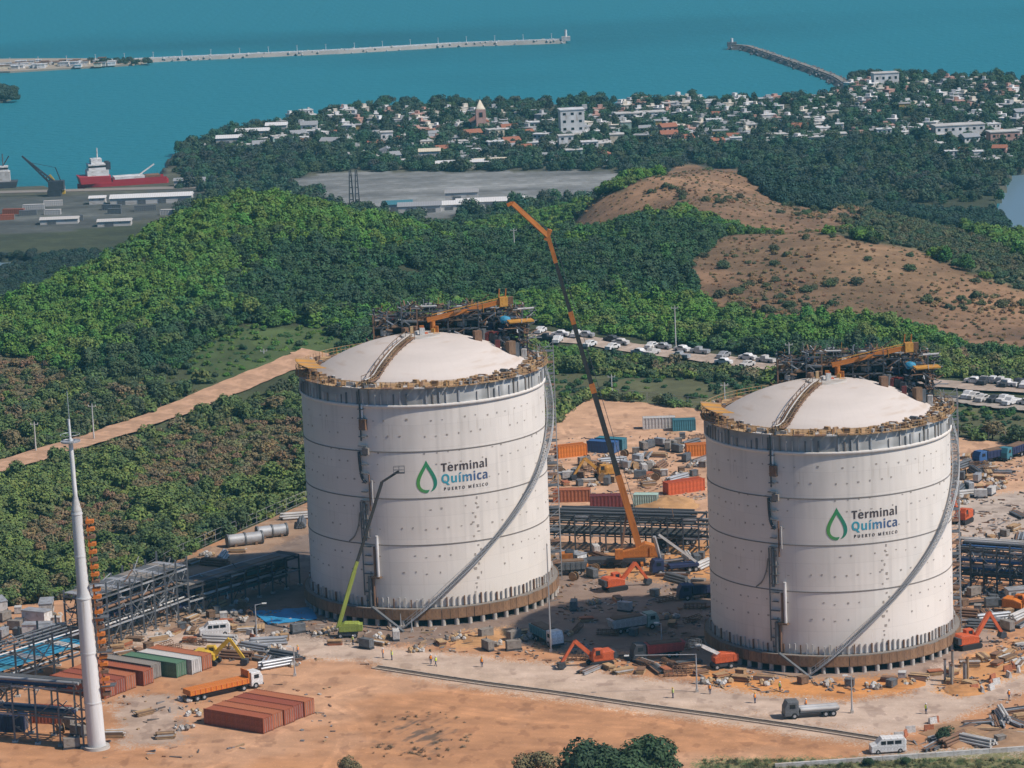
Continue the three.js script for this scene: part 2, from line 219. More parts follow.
const siteTex = tex(TW, TH, (i, j, o) => {
  const x = sx0 + (sx1 - sx0) * i / TW, z = sz0 + (sz1 - sz0) * j / TH;
  const n1 = fbm(x * 0.06, z * 0.06, 4), n2 = fbm(x * 0.35 + 31, z * 0.35, 4), n3 = hash(i, j);
  let r = 0.42, g = 0.205, b = 0.095;
  const pale = sstep(0.45, 0.7, n1); r += 0.05 * pale; g += 0.055 * pale; b += 0.05 * pale;
  const wx = (n2 - 0.5) * 1.2 + (fbm(x * 0.12 + 7, z * 0.12, 2) - 0.5) * 1.2, wz = (fbm(x * 0.12, z * 0.12 + 40, 3) - 0.5) * 2;
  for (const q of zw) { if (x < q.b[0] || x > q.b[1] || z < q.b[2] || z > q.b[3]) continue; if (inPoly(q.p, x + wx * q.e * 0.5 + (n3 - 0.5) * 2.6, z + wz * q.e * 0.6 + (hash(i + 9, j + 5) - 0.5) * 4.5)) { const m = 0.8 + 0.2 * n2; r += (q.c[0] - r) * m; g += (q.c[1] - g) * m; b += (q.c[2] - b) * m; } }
  const db = Math.hypot((x - burnt.x) / 9, (z - burnt.z) / 15) + (n2 - 0.5) * 1.1; const bu = (1 - sstep(0.2, 0.8, db)) * (0.1 + 0.75 * sstep(0.45, 0.6, fbm(x * 0.9 + z * 0.5, z * 0.3, 3)));
  r += (0.1 - r) * bu; g += (0.075 - g) * bu; b += (0.055 - b) * bu;
  const spots = sstep(0.64, 0.72, fbm(x * 0.5 + 90, z * 0.3, 3)); r *= 1 - 0.22 * spots; g *= 1 - 0.24 * spots; b *= 1 - 0.24 * spots;
  const stones = n3 > 0.985 ? 1.25 : 1;
  const streak = fbm(x * 0.05 + z * 0.02, (z - x * 0.3) * 0.5, 3) - 0.5;
  const v = (0.72 + 0.5 * n2 + 0.3 * streak + 0.1 * (n3 - 0.5)) * stones * (trackMap[j * TW + i] ? 1.1 + 0.3 * (n2 - 0.5) : 1);
  o[0] = r * v; o[1] = g * v; o[2] = b * v;
});
siteTex.wrapS = siteTex.wrapT = THREE.ClampToEdgeWrapping;
const shapeXZ = (p) => new THREE.Shape(p.map(([x, z]) => new THREE.Vector2(x, -z)));
function sheet(poly, y, uvf) { const g = new THREE.ShapeGeometry(shapeXZ(poly)); g.rotateX(-Math.PI / 2); g.translate(0, y, 0); const P = g.attributes.position, U = g.attributes.uv; for (let i = 0; i < P.count; i++) { const [u, v] = uvf(P.getX(i), P.getZ(i)); U.setXY(i, u, v); } g.computeVertexNormals(); return g; }
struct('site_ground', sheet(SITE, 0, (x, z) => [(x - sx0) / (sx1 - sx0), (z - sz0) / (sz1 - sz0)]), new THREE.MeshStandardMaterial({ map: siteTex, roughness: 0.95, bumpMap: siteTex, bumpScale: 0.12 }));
console.log('site');

// unpaved roads draped over the land
function road(name, line, w, c) {
  const crv = new THREE.CatmullRomCurve3(line.map(([x, y]) => G(x, y))), pts = crv.getPoints(120), P = [], U = [], I = [];
  let L = 0; pts.forEach((p, k) => { const q = pts[Math.min(k + 1, 120)], o = pts[Math.max(k - 1, 0)], t = q.clone().sub(o).normalize(), n = V(-t.z, 0, t.x); if (k) L += p.distanceTo(pts[k - 1]); for (let s = 0; s <= 4; s++) { const wd = w * (1 + 0.25 * (vnoise(k * 0.4, s * 9 + line.length) - 0.5)); const v = p.clone().addScaledVector(n, (s / 4 - 0.5) * wd); P.push(v.x, Math.max(height(v.x, v.z), -0.3) + 0.34, v.z); U.push(s / 4 * w / 9, L / 9); } });
  for (let k = 0; k < 120; k++) for (let s = 0; s < 4; s++) { const a = k * 5 + s, b = a + 5; I.push(a, a + 1, b, a + 1, b + 1, b); }
  const g = new THREE.BufferGeometry(); g.setAttribute('position', new THREE.Float32BufferAttribute(P, 3)); g.setAttribute('uv', new THREE.Float32BufferAttribute(U, 2)); g.setIndex(I); g.computeVertexNormals();
  return struct(name, g, std(c, 0.95, 0, { map: groundDetail }));
}
const ROADS = [[[-120, 500], [0, 467], [80, 444], [140, 424], [200, 404], [250, 391], [300, 379], [318, 374]], [[530, 350], [600, 352], [680, 358], [760, 366], [830, 372], [960, 386], [1100, 394]], [[955, 398], [1024, 407], [1100, 412]]];
road('dirt_road', ROADS[0], 9.5, RGB(0.5, 0.3, 0.19));
road('parking_strip', ROADS[1], 9, RGB(0.42, 0.33, 0.27));
road('parking_strip', ROADS[2], 10, RGB(0.38, 0.33, 0.29));
const roadPts = ROADS.map((r) => new THREE.CatmullRomCurve3(r.map(([x, y]) => G(x, y))).getPoints(80));
const nearRoad = (x, z, m) => roadPts.some((l, i) => l.some((p) => Math.hypot(p.x - x, p.z - z) < m + (i === 1 ? 7 : 3)));

// ---------------------------------------------------------------- vegetation
function crownGeo(n, rx, ry, leaf, lobes, seedv) {
  seed = seedv; const P = [], N = [], C = [];
  const lb = []; for (let k = 0; k < lobes; k++) { const a = rnd() * 6.283, e = rr(-0.25, 1), q = Math.sqrt(1 - e * e * 0.8); lb.push([Math.cos(a) * q * rx * rr(0.35, 0.68), ry * (0.5 + 0.42 * e), Math.sin(a) * q * rx * rr(0.35, 0.68), rr(0.32, 0.52)]); }
  for (let k = 0; k < n; k++) {
    const b = pick(lb), e = rr(-0.7, 1), a = rnd() * 6.283, q = Math.sqrt(Math.max(0, 1 - e * e)), rad = b[3] * rr(0.75, 1.05);
    const nx = Math.cos(a) * q, ny = e, nz = Math.sin(a) * q; const c = V(b[0] + nx * rad * rx, Math.max(0.15, b[1] + ny * rad * ry * 0.8), b[2] + nz * rad * rx);
    const nn = V(nx + rr(-0.6, 0.6), ny + 0.35 + rr(-0.5, 0.5), nz + rr(-0.6, 0.6)).normalize(); const t = V(rr(-1, 1), rr(-1, 1), rr(-1, 1)).cross(nn).normalize(), u = nn.clone().cross(t); const s = leaf * rr(0.6, 1.25), s2 = s * rr(0.5, 0.9);
    const A = c.clone().addScaledVector(t, s), B = c.clone().addScaledVector(u, s2), D = c.clone().addScaledVector(t, -s), E = c.clone().addScaledVector(u, -s2).addScaledVector(nn, -0.3 * s);
    for (const v of [A, B, D, A, D, E]) { P.push(v.x, v.y, v.z); N.push(nn.x, nn.y, nn.z); } const w = rr(0.75, 1.25), y = rr(0.85, 1.2); for (let m = 0; m < 6; m++) C.push(w * y, w, w * 0.95);
  }
  const g = new THREE.BufferGeometry(); g.setAttribute('position', new THREE.Float32BufferAttribute(P, 3)); g.setAttribute('color', new THREE.Float32BufferAttribute(C, 3)); g.computeVertexNormals(); return g;
}
const leafMat = (r, g, b) => new THREE.MeshStandardMaterial({ color: RGB(r, g, b), vertexColors: true, roughness: 0.85 });
const massCrowns = [crownGeo(760, 3.3, 4.2, 0.4, 13, 11), crownGeo(820, 3.8, 3.6, 0.42, 15, 12), crownGeo(700, 2.7, 4.6, 0.38, 12, 13)];
const shrubCrowns = [crownGeo(340, 1.7, 1.9, 0.3, 8, 21), crownGeo(360, 2.0, 1.6, 0.3, 9, 22)];
const nearCrowns = [crownGeo(900, 2.6, 3.2, 0.3, 13, 31), crownGeo(950, 3.0, 2.8, 0.3, 14, 32), crownGeo(850, 2.2, 3.6, 0.29, 12, 33)];
seed = 777;
const mass = { crown0: [], crown1: [], crown2: [], shrub0: [], shrub1: [] };
const nearList = [];
const greens = (k) => { const q = k + rr(-0.35, 0.35); return q > 0.55 ? [rr(0.06, 0.1), rr(0.145, 0.19), rr(0.018, 0.032)] : q > 0.3 ? [rr(0.032, 0.055), rr(0.095, 0.13), rr(0.018, 0.032)] : [rr(0.02, 0.034), rr(0.06, 0.085), rr(0.022, 0.034)]; };
const olives = (k) => { const q = k + rr(-0.35, 0.35); return q > 0.55 ? [rr(0.11, 0.14), rr(0.155, 0.19), rr(0.03, 0.045)] : q > 0.22 ? [rr(0.07, 0.1), rr(0.11, 0.14), rr(0.028, 0.04)] : rnd() < 0.25 ? [rr(0.12, 0.16), rr(0.11, 0.13), rr(0.05, 0.065)] : [rr(0.04, 0.055), rr(0.068, 0.085), rr(0.026, 0.036)]; };
const site2 = SITE;
function plant(x, z, kind) {
  const h = height(x, z); if (h < SEA) return; const [px, py] = proj(x, h, z); if (px < -110 || px > 1134 || py > 800) return;
  if (px < 195 && py > 160 && py < 212) return; const cv = COVER(x, h, z, px, py), d = CAMZ - z, k = fbm(x * 0.018 + 3, z * 0.018, 3);
  if (inPoly(site2, x, z) || nearRoad(x, z, 3.2) || (px < 320 && (nearRoad(x, z - 5, 3) || nearRoad(x, z - 10, 3)))) return; if (px > 530 && kind === 'tree' && nearRoad(x, z - 9, 6)) return;
  const gap = fbm(x * 0.04 + 100, z * 0.04, 3);
  if (kind === 'tree') {
    if (cv === 'forest' && h < FLAT + 7 && px < 280) { if (rnd() < 0.85) mass.crown1.push([x, h - 0.3, z, rr(0.4, 0.7), [rr(0.018, 0.03), rr(0.042, 0.06), rr(0.03, 0.04)]]); }
    else if (cv === 'forest') { const dark = px > 730 && py < 238 && d > 1080; const low = px > 700 && py > 300 && d < 900; if (low && rnd() < 0.55) return; if (gap < 0.28 && !dark) return; const bald = any(BALD, px, py - 6) ? 0.5 : 1; const c = dark ? [rr(0.012, 0.022), rr(0.042, 0.06), rr(0.028, 0.038)] : greens(sstep(0.34, 0.62, k) * 0.95 - 0.08 + (px < 420 ? 0.08 : 0)); mass['crown' + Math.floor(rnd() * 3)].push([x, h - 0.4, z, rr(0.5, 1.0) * bald * (dark ? 1.1 : 1), c]); }
    else if (cv === 'brush' && d > 705) { if (gap < 0.4 || rnd() < 0.5) return; mass['crown' + Math.floor(rnd() * 3)].push([x, h - 0.4, z, rr(0.45, 1.0), olives(k * 0.8)]); }
    else if (cv === 'bald' && rnd() < 0.02 + 0.14 * sstep(0.52, 0.66, gap)) mass.crown1.push([x, h - 0.3, z, rr(0.35, 0.6), [rr(0.05, 0.08), rr(0.07, 0.1), 0.035]]);
    else if (cv === 'mud' && rnd() < 0.03) mass.crown1.push([x, h - 0.3, z, rr(0.5, 1), [0.03, 0.06, 0.035]]);
    else if (cv === 'port' && rnd() < 0.1) mass.crown1.push([x, h - 0.3, z, rr(0.5, 1), [0.03, 0.06, 0.035]]);
  } else {
    if (cv === 'bald') { const thick = sstep(0.5, 0.68, gap); if (rnd() < 0.7 + 0.3 * thick) mass['shrub' + Math.floor(rnd() * 2)].push([x, h - 0.2, z, rr(0.14, 0.42) * (1 + 1.2 * thick * rnd()), rnd() < 0.8 ? [rr(0.19, 0.27), rr(0.13, 0.165), rr(0.06, 0.08)] : [0.09, 0.1, 0.045]]); }
    else if (cv === 'scrub') { mass['shrub' + Math.floor(rnd() * 2)].push([x, h - 0.4, z, rr(0.4, 1.05), rnd() < 0.72 ? [rr(0.12, 0.19), rr(0.105, 0.14), rr(0.05, 0.07)] : olives(0.3)]); }
    else if (cv === 'heath') mass['shrub' + Math.floor(rnd() * 2)].push([x, h - 0.3, z, rr(0.4, 1.1), rnd() < 0.6 ? [rr(0.06, 0.1), rr(0.085, 0.11), rr(0.04, 0.05)] : [rr(0.03, 0.05), rr(0.06, 0.08), 0.035]]);
    else if (cv === 'grass') { if (rnd() < 0.8) mass['shrub' + Math.floor(rnd() * 2)].push([x, h - 0.4, z, rr(0.22, 0.75), greens(0.35 + 0.5 * gap)]); }
    else if (cv === 'meadow') { if (rnd() < 0.75 * sstep(0.35, 0.6, gap) + 0.25) mass['shrub' + Math.floor(rnd() * 2)].push([x, h - 0.4, z, rr(0.25, 0.8), greens(k * 0.8)]); }
    else if (cv === 'brush') { if (gap < 0.3 && rnd() < 0.6) return; mass['shrub' + Math.floor(rnd() * 2)].push([x, h - 0.4, z, rr(0.6, 1.6), olives(k * 0.9)]); }
    else if (cv === 'forest' && d < 900) mass['shrub' + Math.floor(rnd() * 2)].push([x, h - 0.2, z, rr(0.6, 1.2), greens(k)]);
  }
}
for (let z = -20; z > -720; z -= 3.0) { const d = CAMZ - z; for (let x = -0.175 * d; x < 0.175 * d; x += 3.1) plant(x + rr(-1.8, 1.8), z + rr(-1.8, 1.8), 'tree'); }
for (let z = 20; z > -330; z -= 2.3) { const d = CAMZ - z; for (let x = -0.175 * d; x < 0.175 * d; x += 2.4) plant(x + rr(-1.1, 1.1), z + rr(-1.1, 1.1), 'shrub'); }
for (let z = -330; z > -640; z -= 3) { const d = CAMZ - z; for (let x = 0; x < 0.175 * d; x += 2.6) plant(x + rr(-1.1, 1.1), z + rr(-1.1, 1.1), 'shrub'); }
// trees standing between the houses of the town, thicker along its edges
for (let z = -760; z > -1330; z -= 6.5) { const d = CAMZ - z; for (let x = -0.18 * d; x < 0.18 * d; x += 6.5) { const xx = x + rr(-3.5, 3.5), zz = z + rr(-3.5, 3.5), h = height(xx, zz); if (h < SEA) continue; const [px, py] = proj(xx, h, zz); if (px < -90 || px > 1110 || (px < 178 && py > 150)) continue; const cv = COVER(xx, h, zz, px, py); if (cv === 'mud' || cv === 'port' || cv === 'bald') continue; const edge = (py > 150 && py < 185) || px < 260; if (rnd() < (edge ? 0.95 : 0.62)) mass['crown' + Math.floor(rnd() * 3)].push([xx, h - 0.5, zz, rr(0.7, 1.35), [rr(0.02, 0.045), rr(0.05, 0.085), rr(0.025, 0.045)]]); } }
// the 280 nearest trees and shrubs of the belt beside the site stand as single plants, the rest is one wood
const seen = (q) => { const [px, py] = proj(q[0], q[1] + 1.5, q[2]); return px > -10 && px < 1034 && py < 775; };
const pool = []; for (const k of ['shrub0', 'shrub1', 'crown0', 'crown1', 'crown2']) mass[k].forEach((q) => { if (q[2] > -330 && seen(q)) pool.push([q[3] * (k[0] === 's' ? 1.9 : 3.6) / (CAMZ - q[2]), q, k]); });
pool.sort((a, b) => b[0] - a[0]);
const single = new Set(pool.slice(0, 280).map((p) => p[1]));
M.bark = std(RGB(0.12, 0.09, 0.065), 0.95);
function trunkGeo(h, r, n, s) { seed = s; const g = [new THREE.CylinderGeometry(r * 0.5, r, h, 7).translate(0, h / 2, 0)]; for (let k = 0; k < n; k++) { const a = k * 2.4 + rnd(), L = h * rr(0.5, 0.9), t = V(Math.cos(a) * L * 0.6, L * 0.7, Math.sin(a) * L * 0.6); const c = new THREE.CylinderGeometry(r * 0.15, r * 0.42, t.length(), 5).translate(0, t.length() / 2, 0); c.applyQuaternion(new THREE.Quaternion().setFromUnitVectors(Yup, t.clone().normalize())); c.translate(0, h * rr(0.5, 0.8), 0); g.push(c); } return mergeGeometries(g); }
const trunks = [trunkGeo(2, 0.16, 5, 5), trunkGeo(1.8, 0.18, 6, 6), trunkGeo(2.4, 0.15, 5, 7)];
seed = 4242;
const leafTones = [leafMat(0.044, 0.078, 0.03), leafMat(0.08, 0.125, 0.034), leafMat(0.115, 0.165, 0.038), leafMat(0.15, 0.125, 0.06)];
const toneNames = ['dark green', 'mid green', 'bright yellow green', 'dry brownish'];
pool.slice(0, 280).forEach(([, q, k]) => {
  const c = q[4], ti = c[0] > c[1] * 0.95 ? 3 : c[1] > 0.15 ? 2 : c[1] > 0.105 ? 1 : 0, v = Math.floor(rnd() * 3), small = k[0] === 's';
  const [tx, ty] = proj(q[0], 0, q[2]), where = tx > 535 ? 'behind the container yard' : ty > 468 - 0.295 * tx ? 'between the dirt road and the thin fence' : 'on the hill side of the dirt road';
  const t = thing(small ? 'bush' : 'tree', small ? `${toneNames[ti]} rounded bush ${where}` : `${toneNames[ti]} leafy tree standing among bushes ${where}`, small ? 'bush' : 'tree', V(q[0], q[1] + 0.2, q[2]), rnd() * 6, (small ? 'bushes' : 'trees') + ` ${where}, ${toneNames[ti]}`);
  const s = q[3] * (small ? 0.72 : 1.25); t.scale.set(s * rr(0.9, 1.15), s * rr(0.85, 1.1), s * rr(0.9, 1.15));
  mesh('crown', nearCrowns[v], leafTones[ti], t).position.y = small ? 0 : 0.5; mesh('trunk', trunks[v], M.bark, t);
});
const woodMat = leafMat(1, 1, 1);
const stuffNames = { crown0: ['broadleaf_wood', 'tall leafy canopy covering the hills and town gaps'], crown1: ['spreading_wood', 'broad rounded canopy covering the hills and town gaps'], crown2: ['slender_wood', 'narrow upright canopy covering the hills and town gaps'], shrub0: ['scrub_cover', 'low bushy scrub covering the slopes and field'], shrub1: ['thicket_cover', 'spreading thicket covering the slopes and field'] };
for (const [k, list] of Object.entries(mass)) {
  const L = list.filter((q) => !single.has(q)), g = k[0] === 's' ? shrubCrowns[+k.slice(-1)] : massCrowns[+k.slice(-1)];
  const im = new THREE.InstancedMesh(g, woodMat, L.length); const m = new THREE.Matrix4(), qn = new THREE.Quaternion();
  L.forEach((q, i) => { qn.setFromAxisAngle(Yup, rnd() * 6.283); m.compose(V(q[0], q[1], q[2]), qn, V(q[3] * rr(0.85, 1.2), q[3] * rr(0.8, 1.15), q[3] * rr(0.85, 1.2))); im.setMatrixAt(i, m); im.setColorAt(i, cc.setRGB(q[4][0], q[4][1], q[4][2])); });
  im.name = stuffNames[k][0]; im.userData = { kind: 'stuff', label: stuffNames[k][1], category: 'vegetation' }; im.castShadow = im.receiveShadow = true; scene.add(im);
  console.log(k, L.length);
}

// ---------------------------------------------------------------- storage tanks
seed = 9001;
const font = await new FontLoader().loadAsync('fonts/droid/droid_sans_bold.typeface.json');
const fontR = await new FontLoader().loadAsync('fonts/droid/droid_sans_regular.typeface.json');
const TR = 22, WB = 3.2; // wall radius, top of the base slab above ground
// cast concrete: pour lines, form panels, run-down stains; u runs round the wall, v up it
const wallTex = tex(2048, 1024, (i, j, o) => {
  const u = i / 2048, v = j / 1024, x = u * 138, y = v * 36;
  const n = pfbm(u, v, 5, 6), f = hash(i, j), panel = hash(Math.floor(x / 3.45) % 40, Math.floor(y / 4.1) + 70);
  const run = pn(u * 260, v * 3 + 3, 260) * sstep(0.42, 0.75, pn(u * 30, v * 2, 30)), run2 = sstep(0.72, 0.95, pn(u * 620, v * 2.2, 620)) * sstep(0.5, 0.8, pfbm(u, v, 9, 3));
  const joint = (Math.abs(x / 3.45 - Math.round(x / 3.45)) < 0.012 ? 0.94 : 1) * (Math.abs(y / 4.1 - Math.round(y / 4.1)) < 0.014 ? 0.93 : 1);
  let k = (0.9 + 0.16 * (n - 0.5) + 0.05 * (panel - 0.5) + 0.03 * (f - 0.5)) * (1 - 0.15 * run) * (1 - 0.17 * run2) * joint;
  o[0] = 0.75 * k; o[1] = 0.69 * k * (1 - 0.03 * run2); o[2] = 0.62 * k * (1 - 0.06 * run2);
});
const wallMat = new THREE.MeshStandardMaterial({ map: wallTex, roughness: 0.88, bumpMap: wallTex, bumpScale: 0.05 });
const domeTex = tex(1024, 512, (i, j, o) => { const u = i / 1024, v = j / 512, n = pfbm(u, v, 6, 6), f = hash(i, j); const rib = Math.abs(u * 48 - Math.round(u * 48)) < 0.02 ? 0.95 : 1; const st = sstep(0.6, 0.8, pfbm(u, v, 10, 4)); const k = (0.88 + 0.26 * (n - 0.5) + 0.05 * (f - 0.5)) * rib; o[0] = 0.6 * k * (1 - 0.1 * st); o[1] = 0.53 * k * (1 - 0.16 * st); o[2] = 0.475 * k * (1 - 0.22 * st); });
const domeMat = new THREE.MeshStandardMaterial({ map: domeTex, roughness: 0.85, bumpMap: domeTex, bumpScale: 0.06 });
const beamTex = tex(1024, 64, (i, j, o) => { const n = pfbm(i / 1024, j / 64, 16, 4), r = pn(i / 1024 * 180, j / 64 * 1.5, 180); const k = 0.35 + 0.75 * r * n + 0.2 * n; o[0] = 0.52 * k; o[1] = 0.52 * k; o[2] = 0.5 * k; });
const beamMat = new THREE.MeshStandardMaterial({ map: beamTex, roughness: 0.9 });
const gradTxt = tex(256, 8, (i, j, o) => { const t = i / 255; o[0] = 0.03 + 0.02 * t; o[1] = 0.28 - 0.2 * sstep(0.2, 0.8, t); o[2] = 0.36 - 0.2 * sstep(0.3, 0.9, t); });
gradTxt.wrapS = THREE.ClampToEdgeWrapping;
const gradDrop = tex(64, 64, (i, j, o) => { const t = i / 63, v = j / 63; o[0] = 0.05 - 0.045 * t + 0.05 * (1 - v) * (1 - t); o[1] = 0.3 - 0.12 * t; o[2] = 0.05 + 0.08 * t; });
M.inkDark = std(RGB(0.05, 0.035, 0.035), 0.7); M.inkGrad = std(0xffffff, 0.7, 0, { map: gradTxt }); M.dropGreen = std(0xffffff, 0.7, 0, { map: gradDrop });
const polar = (r, deg, y) => V(r * Math.sin(deg * Math.PI / 180), y, r * Math.cos(deg * Math.PI / 180)); // deg 0 faces +z, positive to the right
function ringWall(r0, r1, y0, y1, seg = 144) { const g = new THREE.CylinderGeometry(r1, r0, y1 - y0, seg, 1, true); const U = g.attributes.uv; for (let i = 0; i < U.count; i++) U.setY(i, (y0 + U.getY(i) * (y1 - y0)) / 36); g.translate(0, WB + (y0 + y1) / 2, 0); return g; }
const ledge = (r, t, y, h) => { const g = new THREE.LatheGeometry([[r, y], [r + t, y], [r + t, y + h], [r, y + h]].map(([a, b]) => new THREE.Vector2(a, b + WB)), 144); return g; };
// wraps a flat drawing (x along the wall, y up) on to the wall, centred on an angle
function wrap(g, deg, y0, R) { const P = g.attributes.position; for (let i = 0; i < P.count; i++) { const a = deg * Math.PI / 180 + P.getX(i) / R, r = R + P.getZ(i), y = P.getY(i); P.setXYZ(i, r * Math.sin(a), y0 + y, r * Math.cos(a)); } g.computeVertexNormals(); return g; }
function split(g, n) { // cut long triangles so that lettering bends with the wall
  g = g.toNonIndexed(); let P = g.attributes.position.array; for (let k = 0; k < n; k++) { const o = []; for (let i = 0; i < P.length; i += 9) { const a = [P[i], P[i + 1], P[i + 2]], b = [P[i + 3], P[i + 4], P[i + 5]], c = [P[i + 6], P[i + 7], P[i + 8]], m = (p, q) => p.map((v, t) => (v + q[t]) / 2); if (Math.max(Math.abs(a[0] - b[0]), Math.abs(b[0] - c[0]), Math.abs(a[0] - c[0])) < 0.8) o.push(...a, ...b, ...c); else { const d = m(a, b), e = m(b, c), f = m(c, a); o.push(...a, ...d, ...f, ...d, ...b, ...e, ...f, ...e, ...c, ...d, ...e, ...f); } } P = o; }
  const r = new THREE.BufferGeometry(); r.setAttribute('position', new THREE.Float32BufferAttribute(P, 3)); const uv = []; let lo = 1e9, hi = -1e9, l2 = 1e9, h2 = -1e9; for (let i = 0; i < P.length; i += 3) { lo = Math.min(lo, P[i]); hi = Math.max(hi, P[i]); l2 = Math.min(l2, P[i + 1]); h2 = Math.max(h2, P[i + 1]); } for (let i = 0; i < P.length; i += 3) uv.push((P[i] - lo) / (hi - lo), (P[i + 1] - l2) / (h2 - l2)); r.setAttribute('uv', new THREE.Float32BufferAttribute(uv, 2)); return r;
}
function lettering(str, f, width, x, y) { const g = new TextGeometry(str, { font: f, size: 1, depth: 0.02, curveSegments: 5 }); g.computeBoundingBox(); const b = g.boundingBox, s = width / (b.max.x - b.min.x); g.translate(-b.min.x, 0, 0); g.scale(s, s, 1); g.translate(x, y, 0); return split(g, 3); }

M.formA = dirty(RGB(0.3, 0.17, 0.09), 0.9); M.formB = dirty(RGB(0.25, 0.14, 0.075), 0.9);
const tank = thing('storage_tank', 'white concrete storage tank with the green lime boom lift at its foot', 'storage tank', V(-16.2, 0, -8.5), 0, 'pair of domed storage tanks');
{
  const t = tank;
  // base slab: ring of timber form panels round a concrete disc on piles
  mesh('base_slab', new THREE.CylinderGeometry(TR + 1.2, TR + 1.2, 1.86, 120).translate(0, WB - 0.95, 0), M.concreteDark, t);
  const fw = 100; for (let k = 0; k < fw; k++) { const a = 360 * k / fw + rr(-0.2, 0.2); const p = polar(TR + 1.3 + rr(0, 0.05), a, 0); box('form_panel', 1.4, 1.9 + rr(-0.12, 0.1), 0.1, p.x, WB - 1.95, p.z, pick([M.formA, M.formB]), t, a * Math.PI / 180); }
  for (let k = 0; k < 60; k++) { const p = polar(TR + 0.7, k * 6, 0); p.multiplyScalar(1.01); rod('pile', V(p.x, -0.2, p.z), V(p.x, WB - 1.85, p.z), 0.42, M.concrete, t); }
  rod('pit_floor', V(0, -0.1, 0), V(0, 0.03, 0), TR + 1.0, std(RGB(0.12, 0.1, 0.09), 0.95), t, new THREE.CylinderGeometry(1, 1, 1, 80));
  for (let k = 0; k < 132; k++) { const a = 360 * k / 132, p = polar(TR + 0.24, a, 0); box('anchor_post', 0.2, rr(1.5, 2.0), 0.26, p.x, WB - 0.03, p.z, k % 3 ? M.pale : M.steelRust, t, a * Math.PI / 180); }
  // wall lifts with a projecting joint above each
  const H = [0, 11.3, 19.72, 28.12, 36.03]; for (let k = 0; k < 4; k++) { mesh('wall_lift', ringWall(TR, TR, H[k], H[k + 1]), wallMat, t); if (k < 3) mesh('joint_ledge', ledge(TR - 0.02, 0.1, H[k + 1] - 0.09, 0.18), M.concreteDark, t); }
  mesh('eave_ledge', ledge(TR - 0.02, 0.34, 36.0, 0.5), wallMat, t);
  mesh('ring_beam', ringWall(TR + 0.1, TR + 0.05, 36.5, 39.4), beamMat, t);
  for (let k = 0; k < 120; k++) { const a = 3 * k, p = polar(TR + 0.18, a, 0); if (rnd() < 0.8) box('beam_stiffener', rr(0.08, 0.3), rr(1.4, 2.85), rr(0.15, 0.3), p.x, WB + 36.52, p.z, pick([M.steelLight, M.pale, M.steel, M.galv, M.concreteDark]), t, a * Math.PI / 180); }
  // service walkway round the eave: decking in bays, posts, rails
  const bays = 72; for (let k = 0; k < bays; k++) { const a = 360 * k / bays, p = polar(TR + 0.1, a, 0); box('walkway_board', 1.86 + rr(-0.3, 0), 0.1, rr(1.3, 1.75), p.x, WB + 39.42 + rr(0, 0.06), p.z, pick([M.timber, M.wood, M.woodDark, M.wood, M.pale, M.steelRust]), t, a * Math.PI / 180); }
  for (let k = 0; k < bays * 2; k++) { const p = polar(TR + 0.75, 360 * k / bays / 2 + rr(-0.5, 0.5), 0); bar('rail_post', V(p.x, WB + 39.5, p.z), V(p.x, WB + 40.75, p.z), rr(0.05, 0.1), pick([M.amber, M.steelLight, M.timber, M.steelRust, M.wood]), t); }
  for (const y of [40.1, 40.7]) mesh('guard_rail', new THREE.TorusGeometry(TR + 0.75, 0.04, 5, 120).rotateX(Math.PI / 2).translate(0, WB + y, 0), M.timber, t);
  // dome
  const rise = 5.9, rb = TR - 2.3, Rs = (rb * rb + rise * rise) / (2 * rise), prof = []; for (let k = 0; k <= 24; k++) { const r = rb * (1 - k / 24); prof.push(new THREE.Vector2(Math.max(r, 0.001), WB + 39.3 + Math.sqrt(Rs * Rs - r * r) - (Rs - rise))); }
  mesh('dome_roof', new THREE.LatheGeometry(prof, 120), domeMat, t);
  mesh('roof_kerb', new THREE.LatheGeometry([[TR + 0.05, 39.38], [rb + 0.3, 39.38], [rb + 0.1, 39.9], [rb - 0.6, 39.9]].map(([a, b]) => new THREE.Vector2(a, b + WB)), 120), M.wood, t);
  const domeY = (x, z) => WB + 39.3 + Math.sqrt(Math.max(0, Rs * Rs - x * x - z * z)) - (Rs - rise);
  // loose boards and boxes on the eave walkway
  for (let k = 0; k < 290; k++) { const a = rnd() < 0.4 ? rr(20, 110) : rr(-120, 120), p = polar(TR - rr(-0.3, 3.1), a, 0); box('roof_board', rr(0.3, 1.4), rr(0.15, 0.9), rr(0.2, 0.6), p.x, Math.max(WB + 39.5, domeY(p.x, p.z) - 0.1), p.z, pick([M.timber, M.wood, M.wood, M.steelRust, M.pale, M.steel, M.woodDark]), t, rr(0, 3)); }
  // roof stair over the dome: stringers, boards, rails
  const spine = (off, lift) => { const q = []; for (let k = 0; k <= 10; k++) { const s = k / 10, c = polar(TR - 0.6 - s * (TR - 4.6), -26, 0); const n = polar(1, 64, 0); const x = c.x + n.x * off, z = c.z + n.z * off; q.push(V(x, Math.max(WB + 40, domeY(x, z)) + lift, z)); } return q; };
  for (const o of [-0.9, 0.9]) { mesh('stair_stringer', gTube(spine(o, 0.45), 0.16, 30, 5), M.steelRust, t); mesh('stair_rail', gTube(spine(o, 1.4), 0.07, 30, 5), M.woodDark, t); spine(o, 0).forEach((p) => bar('stair_post', p, p.clone().setY(p.y + 1.4), 0.09, M.woodDark, t)); }
